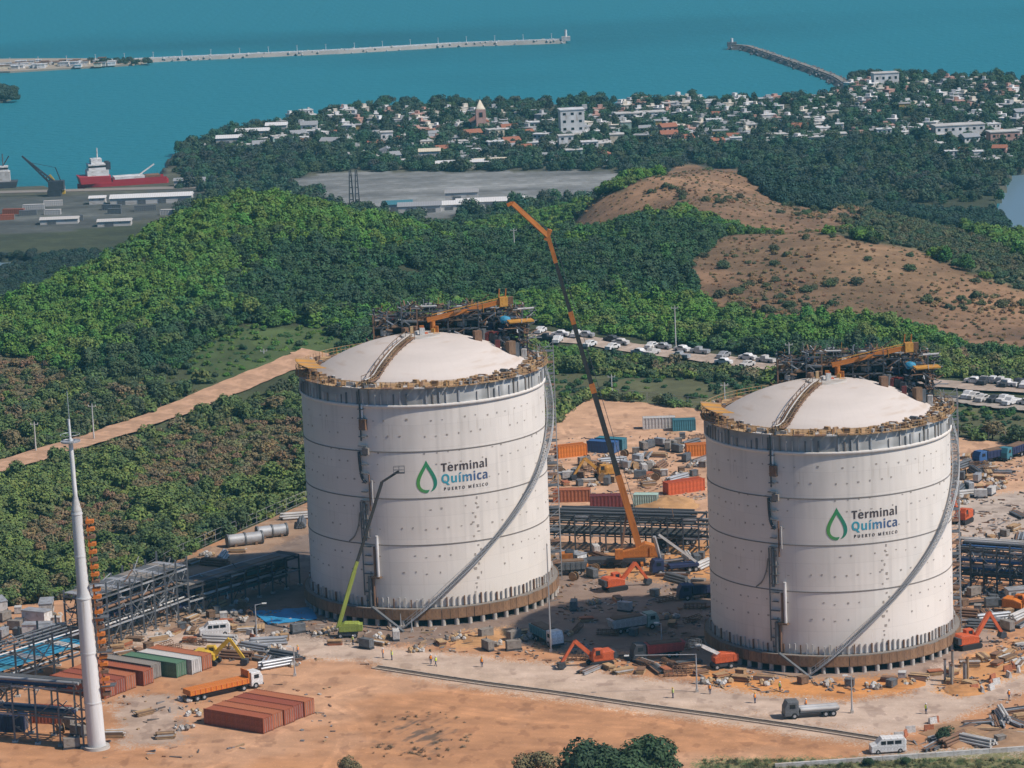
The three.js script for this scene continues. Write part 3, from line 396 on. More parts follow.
  { const a = spine(-0.9, 0.5), b = spine(0.9, 0.5); for (let k = 0; k < 10; k++) for (let m = 0; m < 4; m++) { const s = (m + 0.5) / 4; bar('stair_board', a[k].clone().lerp(a[k + 1], s), b[k].clone().lerp(b[k + 1], s), 0.36, pick([M.wood, M.woodDark, M.timber, M.steelRust]), t, 0.08); } }
  for (const o of [-0.3, 0.35]) mesh('roof_pipe', gTube(spine(o, 0.75), 0.14, 30, 6), o < 0 ? M.pale : M.wood, t);
  // crown platform and pump gantry behind the apex: frames, decks, pipework
  const y0 = WB + 44.6; const GX = [-8.6, -6.0, -3.4, -0.6, 2.2, 5, 7.8, 10.6, 13.4, 16, 18.6], GZ = [-5, -8.5, -12];
  const topY = (x) => WB + (x < -4 ? 48.0 : x < 12 ? 48.9 : 48.2);
  for (const x of GX) for (const z of GZ) { const yb = Math.hypot(x, z) < rb ? domeY(x, z) - 0.2 : WB + 39.4; bar('gantry_post', V(x, yb, z), V(x, topY(x) + rr(-0.6, 0.6), z), 0.28, pick([M.steelDark, M.steel, M.steelRust]), t); }
  for (const z of GZ) for (let k = 0; k < GX.length - 1; k++) { const a = GX[k], b = GX[k + 1]; for (const h of [0, -1.7, -3.3, -4.9]) { const y = Math.min(topY(a), topY(b)) - 0.4 + h; if (y < domeY(a, z) + 0.3 && Math.hypot(a, z) < rb) continue; bar('gantry_beam', V(a, y, z), V(b, y, z), 0.24, pick([M.steelDark, M.steelDark, M.steel, M.woodDark]), t); } if (rnd() < 0.7) { const y = Math.min(topY(a), topY(b)); bar('gantry_brace', V(a, y - 2.4, z), V(b, y - 0.4, z), 0.14, pick([M.steel, M.steelRust]), t); } }
  for (const x of GX) for (let k = 0; k < 2; k++) for (const h of [-0.4, -2.4]) bar('gantry_beam', V(x, topY(x) + h, GZ[k]), V(x, topY(x) + h, GZ[k + 1]), 0.22, pick([M.steelDark, M.steel]), t);
  for (let k = 0; k < 26; k++) { const x = rr(-8.5, 14), z = rr(-11.5, -5.5), y = topY(x) - pick([0.2, 2.2]); box('deck_plank', rr(1.2, 3), 0.08, rr(0.5, 1.4), x, y, z, pick([M.woodDark, M.wood, M.steel, M.steelRust, M.pale]), t, rr(-0.2, 0.2)); }
  for (let k = 0; k < 34; k++) { const x = rr(-8.5, 17), z = rr(-12, -5), y = topY(x) + rr(-3.4, 0.4); rod('gantry_pipe', V(x, y, z), V(x + rr(1, 4), y + rr(-0.2, 0.2), z + rr(-0.5, 0.5)), rr(0.1, 0.32), pick([M.steel, M.steelDark, M.galv, M.steelRust, M.pale]), t); }
  for (let k = 0; k < 46; k++) { const x = rr(-8.5, 18), z = rr(-12, -5), y = topY(x); bar('gantry_rail_post', V(x, y - 1.2, z), V(x + rr(-0.2, 0.2), y + rr(0.4, 1.3), z), 0.1, pick([M.steel, M.steelRust, M.amber, M.galv]), t); }
  for (let k = 0; k < 16; k++) { const x = rr(-8, 15), z = rr(-11, -5.5); box('pump_housing', rr(0.8, 1.8), rr(0.7, 1.6), rr(0.8, 1.4), x, topY(x) - pick([2, 3.6]), z, pick([M.steelDark, M.maroon, M.steel, M.navy, M.pale]), t, rr(0, 1)); }
  for (let k = 0; k < GX.length - 2; k++) for (const h of [-2.3, -4.0, -5.4]) { const a = GX[k], b = GX[k + 1], y = Math.min(topY(a), topY(b)) + h; for (let m = 0; m < 2; m++) { const z = GZ[m] - 1.75; if (y > domeY((a + b) / 2, z) - 0.4) box('deck_grating', b - a - 0.1, 0.1, 3.2, (a + b) / 2, y, z, pick([M.steelDark, M.woodDark, M.steelDark]), t); } }
  for (let k = 0; k < GX.length - 1; k++) for (const z of [GZ[1] + 0.2, GZ[2] + 0.15]) if (rnd() < 0.95) box('debris_net', GX[k + 1] - GX[k] - 0.3, rr(1.4, 3), 0.05, (GX[k] + GX[k + 1]) / 2, topY(GX[k]) - rr(3.6, 4.8), z, pick([M.steelDark, M.navy, M.woodDark, M.steel]), t);
  for (let k = 0; k < 420; k++) { const x = rr(-9.6, 20), z = rr(-12, -4.4), y = topY(x) + rr(-5.4, 0.7), b = V(x + rr(-1.8, 1.8), y + rr(-1.2, 1.2), z + rr(-1.2, 1.2)); bar('scaffold_tube', V(x, y, z), b, rr(0.1, 0.3), pick([M.steelDark, M.steelDark, M.steel, M.steelRust, M.woodDark, M.woodDark, M.galv]), t); }
  for (let k = 0; k < 40; k++) { const x = rr(10, 19.6), z = rr(-11, 1.5); if (Math.hypot(x, z) > TR - 0.3) continue; box('roof_equipment', rr(0.5, 1.8), rr(0.5, 2.6), rr(0.5, 1.6), x, Math.max(WB + 39.4, domeY(x, z) - 0.2), z, pick([M.steelDark, M.steel, M.woodDark, M.maroon, M.steelRust, M.pale]), t, rr(0, 3)); }
  // right end tower of the gantry stepping down to the eave
  for (const [x, z] of [[16.4, -3.2], [19.3, -3.2], [16.4, -7.2], [19.3, -7.2], [17.9, -1]]) bar('tower_post', V(x, WB + 39.5, z), V(x, WB + 46.6, z), 0.24, M.steelDark, t);
  for (let k = 0; k < 120; k++) { const a = V(rr(14.5, 20), WB + rr(39.8, 46.6), rr(-8, 0)), b = a.clone().add(V(rr(-2.5, 2.5), rr(-1, 1), rr(-2.5, 2.5))); bar('tower_bar', a, b, rr(0.08, 0.18), pick([M.steel, M.steelDark, M.steelRust, M.galv]), t); }
  for (let k = 0; k < 4; k++) box('tower_deck', 3.6, 0.1, 4.6, 17.8, WB + 40.6 + k * 1.8, -4.6, pick([M.steelRust, M.steelDark, M.wood]), t);
  box('tower_deck', 4.6, 0.25, 2.6, 18.2, WB + 46.5, -2.2, M.amber, t, 0.2);
  // orange service crane: mast, jib, cab
  const jy = WB + 46.9; rod('crane_mast', V(2.2, domeY(2.2, -4.2) - 0.1, -4.2), V(2.2, jy, -4.2), 0.5, M.craneOrange, t); bar('crane_jib', V(1.2, jy + 0.2, -4.2), V(15.6, jy + 2.9, -6.2), 0.7, M.craneOrange, t, 0.8); bar('jib_chord', V(2.2, jy + 1.2, -4.2), V(14.6, jy + 3.4, -6.2), 0.14, M.amber, t);
  box('crane_cab', 1.5, 1.7, 1.5, 15.2, jy + 1.9, -6.2, M.amber, t, 0.2); box('crane_winch', 0.9, 1.3, 0.9, 16.6, jy + 2.2, -6.6, M.steelRust, t); for (const o of [0, 1.2]) bar('crane_pendant', V(14.4 + o, jy + 3, -6.2), V(14.6 + o, jy + 5.1, -6.2), 0.22, M.craneOrange, t);
  mesh('blue_tarpaulin', new THREE.IcosahedronGeometry(1, 1).scale(1.1, 0.8, 0.8).translate(15.4, jy - 0.4, -4.6), M.tarp, t);
  for (let k = 0; k < 14; k++) { const x = rr(-3, 3), z = rr(-3.5, 1.2); box('crown_fitting', rr(0.4, 1.2), rr(0.4, 1.7), rr(0.4, 1), x, domeY(x, z) - 0.2, z, pick([M.craneOrange, M.amber, M.pale, M.steelRust, M.redOrange, M.timber]), t, rr(0, 2)); }
  mesh('crown_deck', new THREE.CylinderGeometry(3.6, 3.8, 0.3, 24).translate(0, domeY(0, 0) - 0.05, 0), M.concrete, t);
  // timber shelter on the left of the eave
  for (const a of [-86, -78, -70, -62]) { const p = polar(TR + 0.2, a, 0); bar('shelter_post', V(p.x, WB + 39.5, p.z), V(p.x, WB + 41.6, p.z), 0.14, M.wood, t); }
  for (let k = 0; k < 8; k++) { const a = -88 + k * 3.6, p = polar(TR - 1, a, 0); const m = box('shelter_sheet', 1.5, 0.1, 3.6, p.x, WB + 41.6, p.z, k % 3 ? M.amber : M.wood, t, a * Math.PI / 180); m.rotation.order = 'YXZ'; m.rotation.x = -0.12; }
  // riser pipes, ladder cages and brackets down the front left
  const ra = -28, rp = (dx, y, out = 0.4) => polar(TR + out, ra + dx / TR * 57.3, WB + y);
  rod('riser_pipe', rp(0.2, 36.6), rp(0.2, 33), 0.16, M.white, t); rod('riser_pipe', rp(-0.2, 39.3), rp(-0.2, 30), 0.13, M.steelDark, t);
  box('riser_box', 1.3, 1.9, 0.7, rp(0.3, 0).x, WB + 32, rp(0.3, 0).z, M.steelRust, t, ra * Math.PI / 180); box('riser_box', 1.2, 1.2, 0.6, rp(0.6, 0).x, WB + 27.6, rp(0.6, 0).z, M.concreteDark, t, ra * Math.PI / 180);
  mesh('riser_bend', gTube([rp(-0.8, 28), rp(-0.7, 25.5), rp(-0.3, 23.2), rp(0.4, 22.5)], 0.26, 16, 7), M.steelDark, t);
  rod('riser_pipe', rp(1.0, 24), rp(1.0, 17.5), 0.14, M.steelRust, t); rod('riser_pipe', rp(1.5, 23), rp(1.5, 19), 0.13, M.pale, t); rod('riser_pipe', rp(-0.3, 19), rp(-0.3, 12), 0.3, M.steel, t); rod('riser_pipe', rp(-1.0, 19), rp(-1.0, 2), 0.12, M.steel, t); rod('riser_pipe', rp(0.3, 18.6), rp(0.3, 12.5), 0.14, M.concreteDark, t);
  rod('riser_pipe', rp(1.9, 13), rp(1.9, 5.6), 0.28, M.white, t); rod('riser_pipe', rp(1.3, 11), rp(1.3, 5.6), 0.2, M.steelRust, t); box('riser_box', 1.8, 0.3, 0.9, rp(1.5, 0).x, WB + 5.3, rp(1.5, 0).z, M.woodDark, t, ra * Math.PI / 180); rod('riser_pipe', rp(0.2, 5.6), rp(0.2, 0), 0.4, M.steel, t); rod('riser_pipe', rp(0.9, 5.4), rp(0.9, 0.2), 0.22, M.steelRust, t);
  mesh('riser_hose', gTube([rp(-1.2, 17), rp(-1.6, 14.8), rp(-2.6, 12.6), rp(-3.8, 11.6)], 0.13, 16, 6), M.concreteDark, t);
  for (let k = 0; k < 22; k++) { const y = 1 + k * 1.65, p = rp(0, 0); box('pipe_bracket', rr(0.8, 2), 0.12, 0.5, p.x, WB + y, p.z, M.steel, t, ra * Math.PI / 180); }
  bar('drain_strut', rp(1.2, 0.4, 2), V(-4.6, 0.1, TR + 4.4), 0.55, M.steel, t, 0.3);
  // helical stair: stringers, rail, landings; treads joined (a pixel wide each)
  const helix = (r, lift) => { const q = []; for (let k = 0; k <= 60; k++) { const s = k / 60, a = -11 + s * 128, y = 0.1 + s * (WB + 39.5); q.push(polar(r + 1.3 * (1 - sstep(-6, 9, a)), a, y + lift)); } q[0].y = Math.max(q[0].y, 0.02); return q; };
  for (const r of [TR + 0.35, TR + 1.55]) mesh('stair_stringer', gTube(helix(r, 0.1), 0.11, 240, 5), M.steelLight, t);
  for (const l of [0.75, 1.25]) mesh('stair_rail', gTube(helix(TR + 1.55, l), 0.05, 240, 5), M.steelLight, t);
  const tr = [], ps = []; for (let k = 0; k < 210; k++) { const s = (k + 0.5) / 210, a = -11 + s * 128, y = 0.1 + s * (WB + 39.5), e = 1.3 * (1 - sstep(-6, 9, a)); const p = polar(TR + 0.95 + e, a, y); tr.push(gBox(0.36, 0.06, 1.2, p.x, p.y + 0.1, p.z, a * Math.PI / 180)); if (k % 3 === 0) { const q = polar(TR + 1.55 + e, a, y); ps.push(gBox(0.06, 1.2, 0.06, q.x, q.y + 0.1, q.z)); const w = polar(TR + 0.1, a, y); ps.push(gBar(V(w.x, w.y - 0.7, w.z), V(q.x, q.y + 0.1, q.z), 0.1)); } }
  mesh('stair_treads', tr, M.steelLight, t).userData.kind = 'stuff'; mesh('stair_brackets', ps, M.steelLight, t).userData.kind = 'stuff';
  // anchor plates scattered over the wall, each a few pixels at most
  const an = []; for (const y of [6, 9, 14, 17.5, 22.4, 25.6, 27.6, 30.6, 33.4]) for (let k = 0; k < 66; k++) { const a = 360 * (k + (y * 7 % 1)) / 66 + rr(-0.5, 0.5); if (rnd() < 0.35 || (a % 360 > 340 && y < 28 && y > 19)) continue; const p = polar(TR + 0.02, a, 0); an.push(gBox(rr(0.2, 0.42), rr(0.12, 0.34), 0.06, p.x, WB + y + (a % 30) * 0.015, p.z, a * Math.PI / 180)); }
  for (let k = 0; k < 22; k++) { const p = polar(TR + 0.02, 24 + rr(-2, 2), 0); an.push(gBox(rr(0.2, 0.5), rr(0.2, 0.5), 0.06, p.x, WB + 1 + k * 0.85, p.z, 24 / 57.3)); }
  mesh('anchor_plates', an, dirty(RGB(0.42, 0.37, 0.32), 0.9), t).userData.kind = 'stuff';
  // access scaffold at the right rear
  const sc = []; for (const [dx, dz] of [[0, 0], [2.4, 0], [0, 2.4], [2.4, 2.4]]) bar('scaffold_post', V(21.6 + dx, 0, -9.4 + dz), V(21.6 + dx, WB + 41, -9.4 + dz), 0.16, M.galv, t);
  for (let k = 0; k < 21; k++) { const y = 1 + k * 2.1; box('scaffold_deck', 2.4, 0.08, 2.4, 22.8, y, -8.2, k % 2 ? M.steelRust : M.steel, t); bar('scaffold_brace', V(21.6, y, -7), V(24, y + 2, -7), 0.09, M.steelLight, t); bar('scaffold_brace', V(24, y, -9.4), V(24, y + 2, -7), 0.09, M.steelLight, t); bar('scaffold_rail', V(21.6, y + 1, -7), V(24, y + 1, -7), 0.08, M.steelLight, t); }
  // logo: outlined drop and three lines of lettering
  const ld = new THREE.Shape(); ld.moveTo(0, 2.75); ld.bezierCurveTo(0.55, 1.5, 1.75, 0.2, 1.75, -1.0); ld.bezierCurveTo(1.75, -1.9, 1.2, -2.45, 0.55, -2.55); ld.bezierCurveTo(0.9, -2.2, 1.1, -1.9, 1.15, -1.3); ld.bezierCurveTo(1.15, -0.1, 0.3, 0.9, -0.02, 1.65); ld.bezierCurveTo(-0.35, 0.9, -1.2, -0.2, -1.2, -1.15); ld.bezierCurveTo(-1.2, -2.0, -0.5, -2.45, 0.4, -2.2); ld.bezierCurveTo(0.3, -2.6, 0.15, -2.75, -0.15, -2.78); ld.bezierCurveTo(-1.1, -2.75, -1.8, -2.0, -1.8, -1.05); ld.bezierCurveTo(-1.8, 0.2, -0.55, 1.5, 0, 2.75);
  const drop = new THREE.ExtrudeGeometry(ld, { depth: 0.02, bevelEnabled: false, curveSegments: 14 }); drop.scale(1.03, 1.06, 1);
  mesh('logo_drop', wrap(split(drop, 2), 1.5, WB + 23.6, TR + 0.025), M.dropGreen, t);
  const wd = (s, f, w, x, y) => wrap(lettering(s, f, w, x, y), 1.5, WB + 23.6, TR + 0.025);
  mesh('lettering_terminal', wd('Terminal', font, 8.6, 2.6, 0.75), M.inkDark, t); mesh('lettering_quimica', wd('Química', font, 8.6, 2.6, -1.35), M.inkGrad, t); mesh('lettering_puerto_mexico', wd('P U E R T O   M É X I C O', font, 8.2, 3.0, -2.65), M.inkDark, t);
}
const tank2 = copyOf(tank, V(52.83, 0, 34.6), 0, 'white concrete storage tank with the orange excavator parked by its base', 'pair of domed storage tanks', 0.932); tank2.rotation.y = -0.065;
console.log('tanks');

// ---------------------------------------------------------------- white chimney stack
{
  const b = G(97, 748), t = thing('chimney_stack', 'tall tapering white steel stack beside the pipe trestle', 'stack', b);
  t.rotation.z = 0.02;
  mesh('shaft', new THREE.LatheGeometry([[1.75, 0], [1.72, 2], [1.62, 12], [1.48, 24], [1.45, 24.1], [1.42, 24.5], [1.2, 25.4], [1.0, 38], [0.98, 38.1]].map(([r, y]) => new THREE.Vector2(r * 0.82, y)), 28), dirty(RGB(0.72, 0.71, 0.69), 0.5), t);
  for (const [y, r] of [[7.5, 1.43], [15.5, 1.35], [24.3, 1.28], [31, 0.96], [37.7, 0.9]]) mesh('flange', new THREE.CylinderGeometry(r, r, 0.22, 28).translate(0, y, 0), M.white, t);
  mesh('cone', new THREE.CylinderGeometry(0.4, 0.82, 2.2, 20).translate(0, 39.2, 0), M.pale, t); rod('tip_pipe', V(0, 40.2, 0), V(0, 49.5, 0), 0.36, M.white, t); rod('tip_platform', V(0, 49, 0), V(0, 49.2, 0), 1.5, M.galv, t); rod('tip_pipe', V(0, 49.2, 0), V(0, 52.6, 0), 0.2, M.white, t); rod('lightning_rod', V(0.1, 52.6, 0), V(0.1, 57, 0), 0.06, M.galv, t);
  for (const y of [49.2, 50.2]) mesh('platform_rail', new THREE.TorusGeometry(1.5, 0.05, 5, 20).rotateX(Math.PI / 2).translate(0, y, 0), M.galv, t);
  // orange ladder cage up the right side
  for (const o of [-0.4, 0.4]) bar('ladder_rail', V(1.9, 8, o), V(1.5, 37, o), 0.14, M.orange, t); for (let k = 0; k < 24; k++) { const y = 8.5 + k * 1.2, x = 1.9 - 0.4 * (y - 8) / 29; box('ladder_cage_hoop', 1.2, 0.5, 1.2, x + 0.4, y, 0, k % 3 ? M.orange : M.steelRust, t); }
  for (const y of [10, 15.5, 21, 26.5]) { box('ladder_landing', 2.2, 0.16, 1.8, 2.7 - 0.6 * (y - 8) / 29, y, 0, M.steel, t); }
  mesh('foundation', new THREE.CylinderGeometry(2.0, 2.1, 0.5, 24).translate(0, 0.2, 0), M.concrete, t);
}

// ---------------------------------------------------------------- mobile crane with raised boom
{
  const b = G(632, 566), t = thing('mobile_crane', 'orange mobile crane with its long dark boom raised high above the yard', 'crane', b);
  // carrier, cab, outriggers along the ground
  const ch = extr([[-13.5, 0.9], [2.5, 0.9], [2.5, 1.7], [-10.6, 1.7], [-11, 3.2], [-12.2, 3.3], [-13.4, 2.2]], 2.7, 0.08); const body = mesh('carrier', ch, M.steelDark, t); body.rotation.y = -0.05;
  for (let k = 0; k < 6; k++) for (const z of [-1.25, 1.25]) { const w = mesh('wheel', new THREE.CylinderGeometry(0.62, 0.62, 0.5, 16).rotateX(Math.PI / 2), M.tyre, t); w.position.set(-12.3 + k * 2.45 + (k > 1 ? 1 : 0), 0.62, z); }
  box('driver_cab', 2.3, 1.9, 2.5, -12.2, 1.2, 0, M.craneOrange, t); box('windscreen', 0.06, 0.8, 2.1, -13.4, 2.1, 0, M.glass, t);
  for (const x of [-8.5, 1.8]) { box('outrigger_beam', 0.5, 0.4, 7, x, 0.7, 0, M.craneOrange, t); for (const z of [-3.3, 3.3]) { rod('outrigger_leg', V(x, 0.06, z), V(x, 1.1, z), 0.16, M.galv, t); rod('outrigger_pad', V(x, 0, z), V(x, 0.12, z), 0.6, M.wood, t); } }
  const up = mesh('superstructure', extr([[-2, 1.9], [4, 1.9], [4.2, 3.9], [2.6, 4.4], [1, 3.6], [-2, 2.9]], 2.3, 0.1), M.craneOrange, t); box('counterweight', 1.5, 1.9, 2.6, 4.1, 1.9, 0, M.craneOrange, t); box('operator_cab', 1.5, 1.8, 1.2, -2.4, 1.9, 1.6, M.craneOrange, t); box('cab_window', 0.06, 0.9, 1, -3.18, 2.6, 1.6, M.glass, t);
  // boom: telescoped sections, orange at the root and at the collars
  const root = V(1.5, 3.6, 0), tip = AT(548, 236, CAMZ - b.z).sub(b), tip2 = AT(512, 203, CAMZ - b.z - 3).sub(b); const at = (s) => root.clone().lerp(tip, s);
  [[0, 0.235, 1.55, 'craneOrange'], [0.235, 0.28, 1.3, 'boomDark'], [0.28, 0.5, 1.2, 'boomDark'], [0.5, 0.53, 1.3, 'craneOrange'], [0.53, 0.72, 1.0, 'boomDark'], [0.72, 0.76, 1.12, 'craneOrange'], [0.76, 0.915, 0.85, 'boomDark'], [0.915, 1, 0.95, 'craneOrange']].forEach(([a, c, w, m]) => bar('boom_section', at(a), at(c), w * 0.66, M[m], t, w * 0.8));
  bar('lift_cylinder', V(-2, 2.6, 0), at(0.13), 0.42, M.steelRust, t); bar('jib', tip, tip2, 0.7, M.craneOrange, t, 0.85); bar('jib_head', tip2, tip2.clone().add(V(-0.9, -0.4, 0)), 0.6, M.orange, t);
  bar('jib_strut', tip.clone().add(V(0.4, 1.2, 0)), tip.clone().add(V(-0.4, -0.8, 0)), 0.9, M.craneOrange, t); bar('jib_strut', tip.clone().add(V(0.3, 1.0, 0)), tip2.clone().lerp(tip, 0.45).add(V(0, 0.7, 0)), 0.14, M.steelDark, t);
  for (const z of [-0.7, 0.7]) rod('hoist_rope', at(0.02).add(V(1.2, 0.6, z)), tip.clone().add(V(0.8, 0.6, z * 0.6)), 0.05, M.steelDark, t, UC6);
}

// ---------------------------------------------------------------- machines
function wheelSet(t, xs, zs, r, w) { for (const x of xs) for (const z of zs) { const g = mesh('wheel', new THREE.CylinderGeometry(r, r, w, 14).rotateX(Math.PI / 2), M.tyre, t); g.position.set(x, r, z); const k = mesh('rim', new THREE.CylinderGeometry(r * 0.5, r * 0.5, w + 0.04, 10).rotateX(Math.PI / 2), M.steelLight, g); } }
function boomLift(pos, turn, paint, label, reach) { // reach: boom points from the turret, in the machine's own frame
  const t = thing('boom_lift', label, 'boom lift', pos, turn); mesh('chassis', extr([[-1.6, 0.45], [1.6, 0.45], [1.7, 0.8], [1.5, 1.15], [-1.5, 1.15], [-1.7, 0.8]], 1.6, 0.08), M.steelDark, t); wheelSet(t, [-1.25, 1.25], [-0.95, 0.95], 0.5, 0.38);
  mesh('turret', extr([[-1.4, 1.2], [2.4, 1.2], [2.5, 1.9], [1.9, 2.5], [-0.4, 2.6], [-1.4, 2]], 1.9, 0.12), paint, t); box('counterweight', 0.9, 1.1, 2, 2.2, 1.25, 0, paint, t);
  reach.forEach(([a, b, w, m], k) => bar(k ? 'boom_section' : 'boom_base', a, b, w, m || paint, t, w * 1.15)); const e = reach[reach.length - 1][1];
  box('basket_floor', 2, 0.12, 0.9, e.x, e.y - 0.4, e.z, M.steelDark, t); for (const dx of [-0.95, 0, 0.95]) for (const dz of [-0.42, 0.42]) bar('basket_post', V(e.x + dx, e.y - 0.3, e.z + dz), V(e.x + dx, e.y + 0.8, e.z + dz), 0.07, M.steel, t); for (const y of [0.2, 0.8]) for (const dz of [-0.42, 0.42]) bar('basket_rail', V(e.x - 0.95, e.y + y, e.z + dz), V(e.x + 0.95, e.y + y, e.z + dz), 0.07, M.steel, t);
  return t;
}
{
  const b = G(348, 637), L = (px, py, dz) => AT(px, py, CAMZ - b.z + dz).sub(b);
  const a0 = L(338, 628, 0.5), a1 = L(354, 572, 1), a2 = L(382, 482, 2), a3 = L(399, 471, 2.2);
  boomLift(b, 0, M.lime, 'lime green boom lift with its dark boom reaching up the tank wall', [[a0, a1, 0.6], [a1, a1.clone().lerp(a2, 0.12), 0.5, M.lime], [a1.clone().lerp(a2, 0.12), a2, 0.42, M.boomDark], [a2, a3, 0.32, M.boomDark]]);
  const r = G(700, 652); boomLift(G(722, 668), 0.3, M.redOrange, 'small red boom lift standing on the orange spoil by the tank', [[V(0, 2.2, 0), V(-3.4, 4.2, 0), 0.5, M.white], [V(-3.4, 4.2, 0), V(-4.6, 4.6, 0), 0.35, M.white]]);
}
function excavator(pos, turn, paint, label, up = 0) {
  const t = thing('excavator', label, 'excavator', pos, turn);
  for (const z of [-1.1, 1.1]) { mesh('crawler_track', extr([[-2, 0.25], [-1.7, 0], [1.7, 0], [2, 0.25], [2, 0.65], [1.7, 0.9], [-1.7, 0.9], [-2, 0.65]], 0.6, 0.05).translate(0, 0, z), M.black, t); }
  mesh('house', extr([[-1.4, 1.05], [2.2, 1.05], [2.3, 2.1], [1.9, 2.5], [0, 2.4], [-1.4, 1.9]], 2.5, 0.12), paint, t); mesh('cab', extr([[-1.5, 1.4], [0.1, 1.4], [0.1, 3], [-1.1, 3.05], [-1.5, 2.3]], 1.1, 0.08).translate(0, 0, 0.7), paint, t); box('cab_window', 0.8, 0.8, 1.14, -0.7, 2.05, 0.7, M.glass, t); box('counterweight', 0.7, 1.1, 2.5, 2.4, 1.15, 0, M.steelDark, t);
  const e = V(-4.2, 4.6 + up, -0.3), f = V(-6.8, 3.2 + up * 0.6, -0.3); bar('boom', V(-1.3, 1.8, -0.3), e, 0.5, paint, t, 0.7); bar('stick', e, V(-6.6, 1.2 + up * 0.6, -0.3), 0.36, paint, t, 0.5); mesh('bucket', extr([[-7.3, 1.1 + up * 0.6], [-6.3, 1.3 + up * 0.6], [-6.0, 0.5 + up * 0.6], [-6.6, 0.1 + up * 0.6], [-7.3, 0.4 + up * 0.6]], 1.1, 0.04).translate(0, 0, -0.3), M.steelDark, t); bar('ram', V(-1.8, 1.5, -0.3), V(-3, 3.3 + up * 0.6, -0.3), 0.16, M.galv, t);
  return t;
}
excavator(G(968, 648), 3.6, M.redOrange, 'orange excavator parked by the right foot of the storage tank', 1);
excavator(G(963, 523), 1.0, M.redOrange, 'red orange excavator with raised arm on the pale yard', 2);
excavator(G(1016, 612), 2.6, M.orange, 'orange excavator among dark machinery beside the pipe rack');
excavator(G(208, 664), 2.9, M.yellow, 'small yellow excavator beside the white van on the track');
excavator(G(600, 665), 0.3, M.redOrange, 'red orange excavator digging at the edge of the tank shadow');
excavator(G(615, 590), 3.6, M.redOrange, 'red excavator in the shade below the mobile crane');
excavator(G(605, 478), 0.2, M.amber, 'amber excavator in the container yard behind the crane');

function truckCab(t, x, paint, s = 1) { mesh('cab', extr([[x - 1.1, 0.6], [x + 1, 0.6], [x + 1, 2.7], [x - 0.6, 2.75], [x - 1.05, 1.8]], 2.3, 0.12), paint, t); box('windscreen', 0.08, 0.75, 2, x - 0.9, 1.8, 0, M.glass, t).rotation.z = -0.42; for (const z of [-1.17, 1.17]) box('side_window', 0.9, 0.65, 0.04, x + 0.1, 1.75, z, M.glass, t); for (const z of [-0.85, 0.85]) box('headlight', 0.06, 0.22, 0.35, x - 1.16, 0.85, z, M.lamp, t); box('bumper', 0.2, 0.35, 2.3, x - 1.15, 0.45, 0, M.steelDark, t); }
function dumpTruck(pos, turn, paint, label, bed = M.steel) {
  const t = thing('dump_truck', label, 'dump truck', pos, turn); bar('frame', V(-3, 0.85, 0), V(4.6, 0.85, 0), 1, M.steelDark, t, 0.3); truckCab(t, -2.9, paint); wheelSet(t, [-2.6, 2.2, 3.5], [-1, 1], 0.52, 0.4);
  mesh('bed', extr([[-1.5, 1.15], [4.7, 1.15], [5.1, 2.5], [-1.6, 2.6]], 2.4, 0.05), bed, t); box('load', 5.6, 0.25, 2, 1.7, 2.52, 0, M.woodDark, t); for (let k = 0; k < 6; k++) for (const z of [-1.23, 1.23]) bar('bed_rib', V(-1 + k, 1.25, z), V(-1 + k, 2.5, z), 0.1, bed, t); return t;
}
dumpTruck(G(636, 630), 3.55, M.mint, 'pale green dump truck with a dusty bed between the two tanks', M.pale);
dumpTruck(G(560, 575), 0.1, M.white, 'white dump truck in the yard left of the mobile crane');
dumpTruck(G(990, 462), 0.6, M.blue, 'blue dump truck at the back edge of the pale yard', M.navy);
dumpTruck(G(1012, 458), 0.9, M.teal, 'dark teal dump truck at the back edge of the pale yard', M.navy);
dumpTruck(G(700, 598), 0.2, M.navy, 'dark blue dump truck in the shade left of the storage tank', M.navy);
dumpTruck(G(655, 658), 0.25, M.steelDark, 'red bedded dump truck at the edge of the tank shadow', M.red);
dumpTruck(G(548, 643), 2.0, M.white, 'white dump truck with a blue bed beside the left tank', M.teal);
dumpTruck(G(675, 545), 0.2, M.steelDark, 'black dump truck parked in front of the pipe rack', M.steelDark);
{ // flatbed with an orange load platform
  const t = thing('flatbed_truck', 'white cab flatbed truck with an orange trailer beside the red containers', 'truck', G(222, 694), 0.62 + Math.PI);
  truckCab(t, -6.2, M.white); bar('frame', V(-6.4, 0.85, 0), V(6.4, 0.85, 0), 1, M.steelDark, t, 0.3); wheelSet(t, [-5.9, -3.6, 4, 5.3], [-1, 1], 0.52, 0.4); mesh('trailer_deck', extr([[-4.6, 1.2], [6.6, 1.2], [6.6, 2.0], [-4.6, 2.0]], 2.5, 0.06), M.orange, t); for (let k = 0; k < 11; k++) for (const z of [-1.27, 1.27]) box('deck_stake', 0.12, 0.8, 0.06, -4.3 + k, 1.2, z, M.redOrange, t); box('headboard', 0.15, 1.3, 2.5, -4.6, 2, 0, M.orange, t);
}
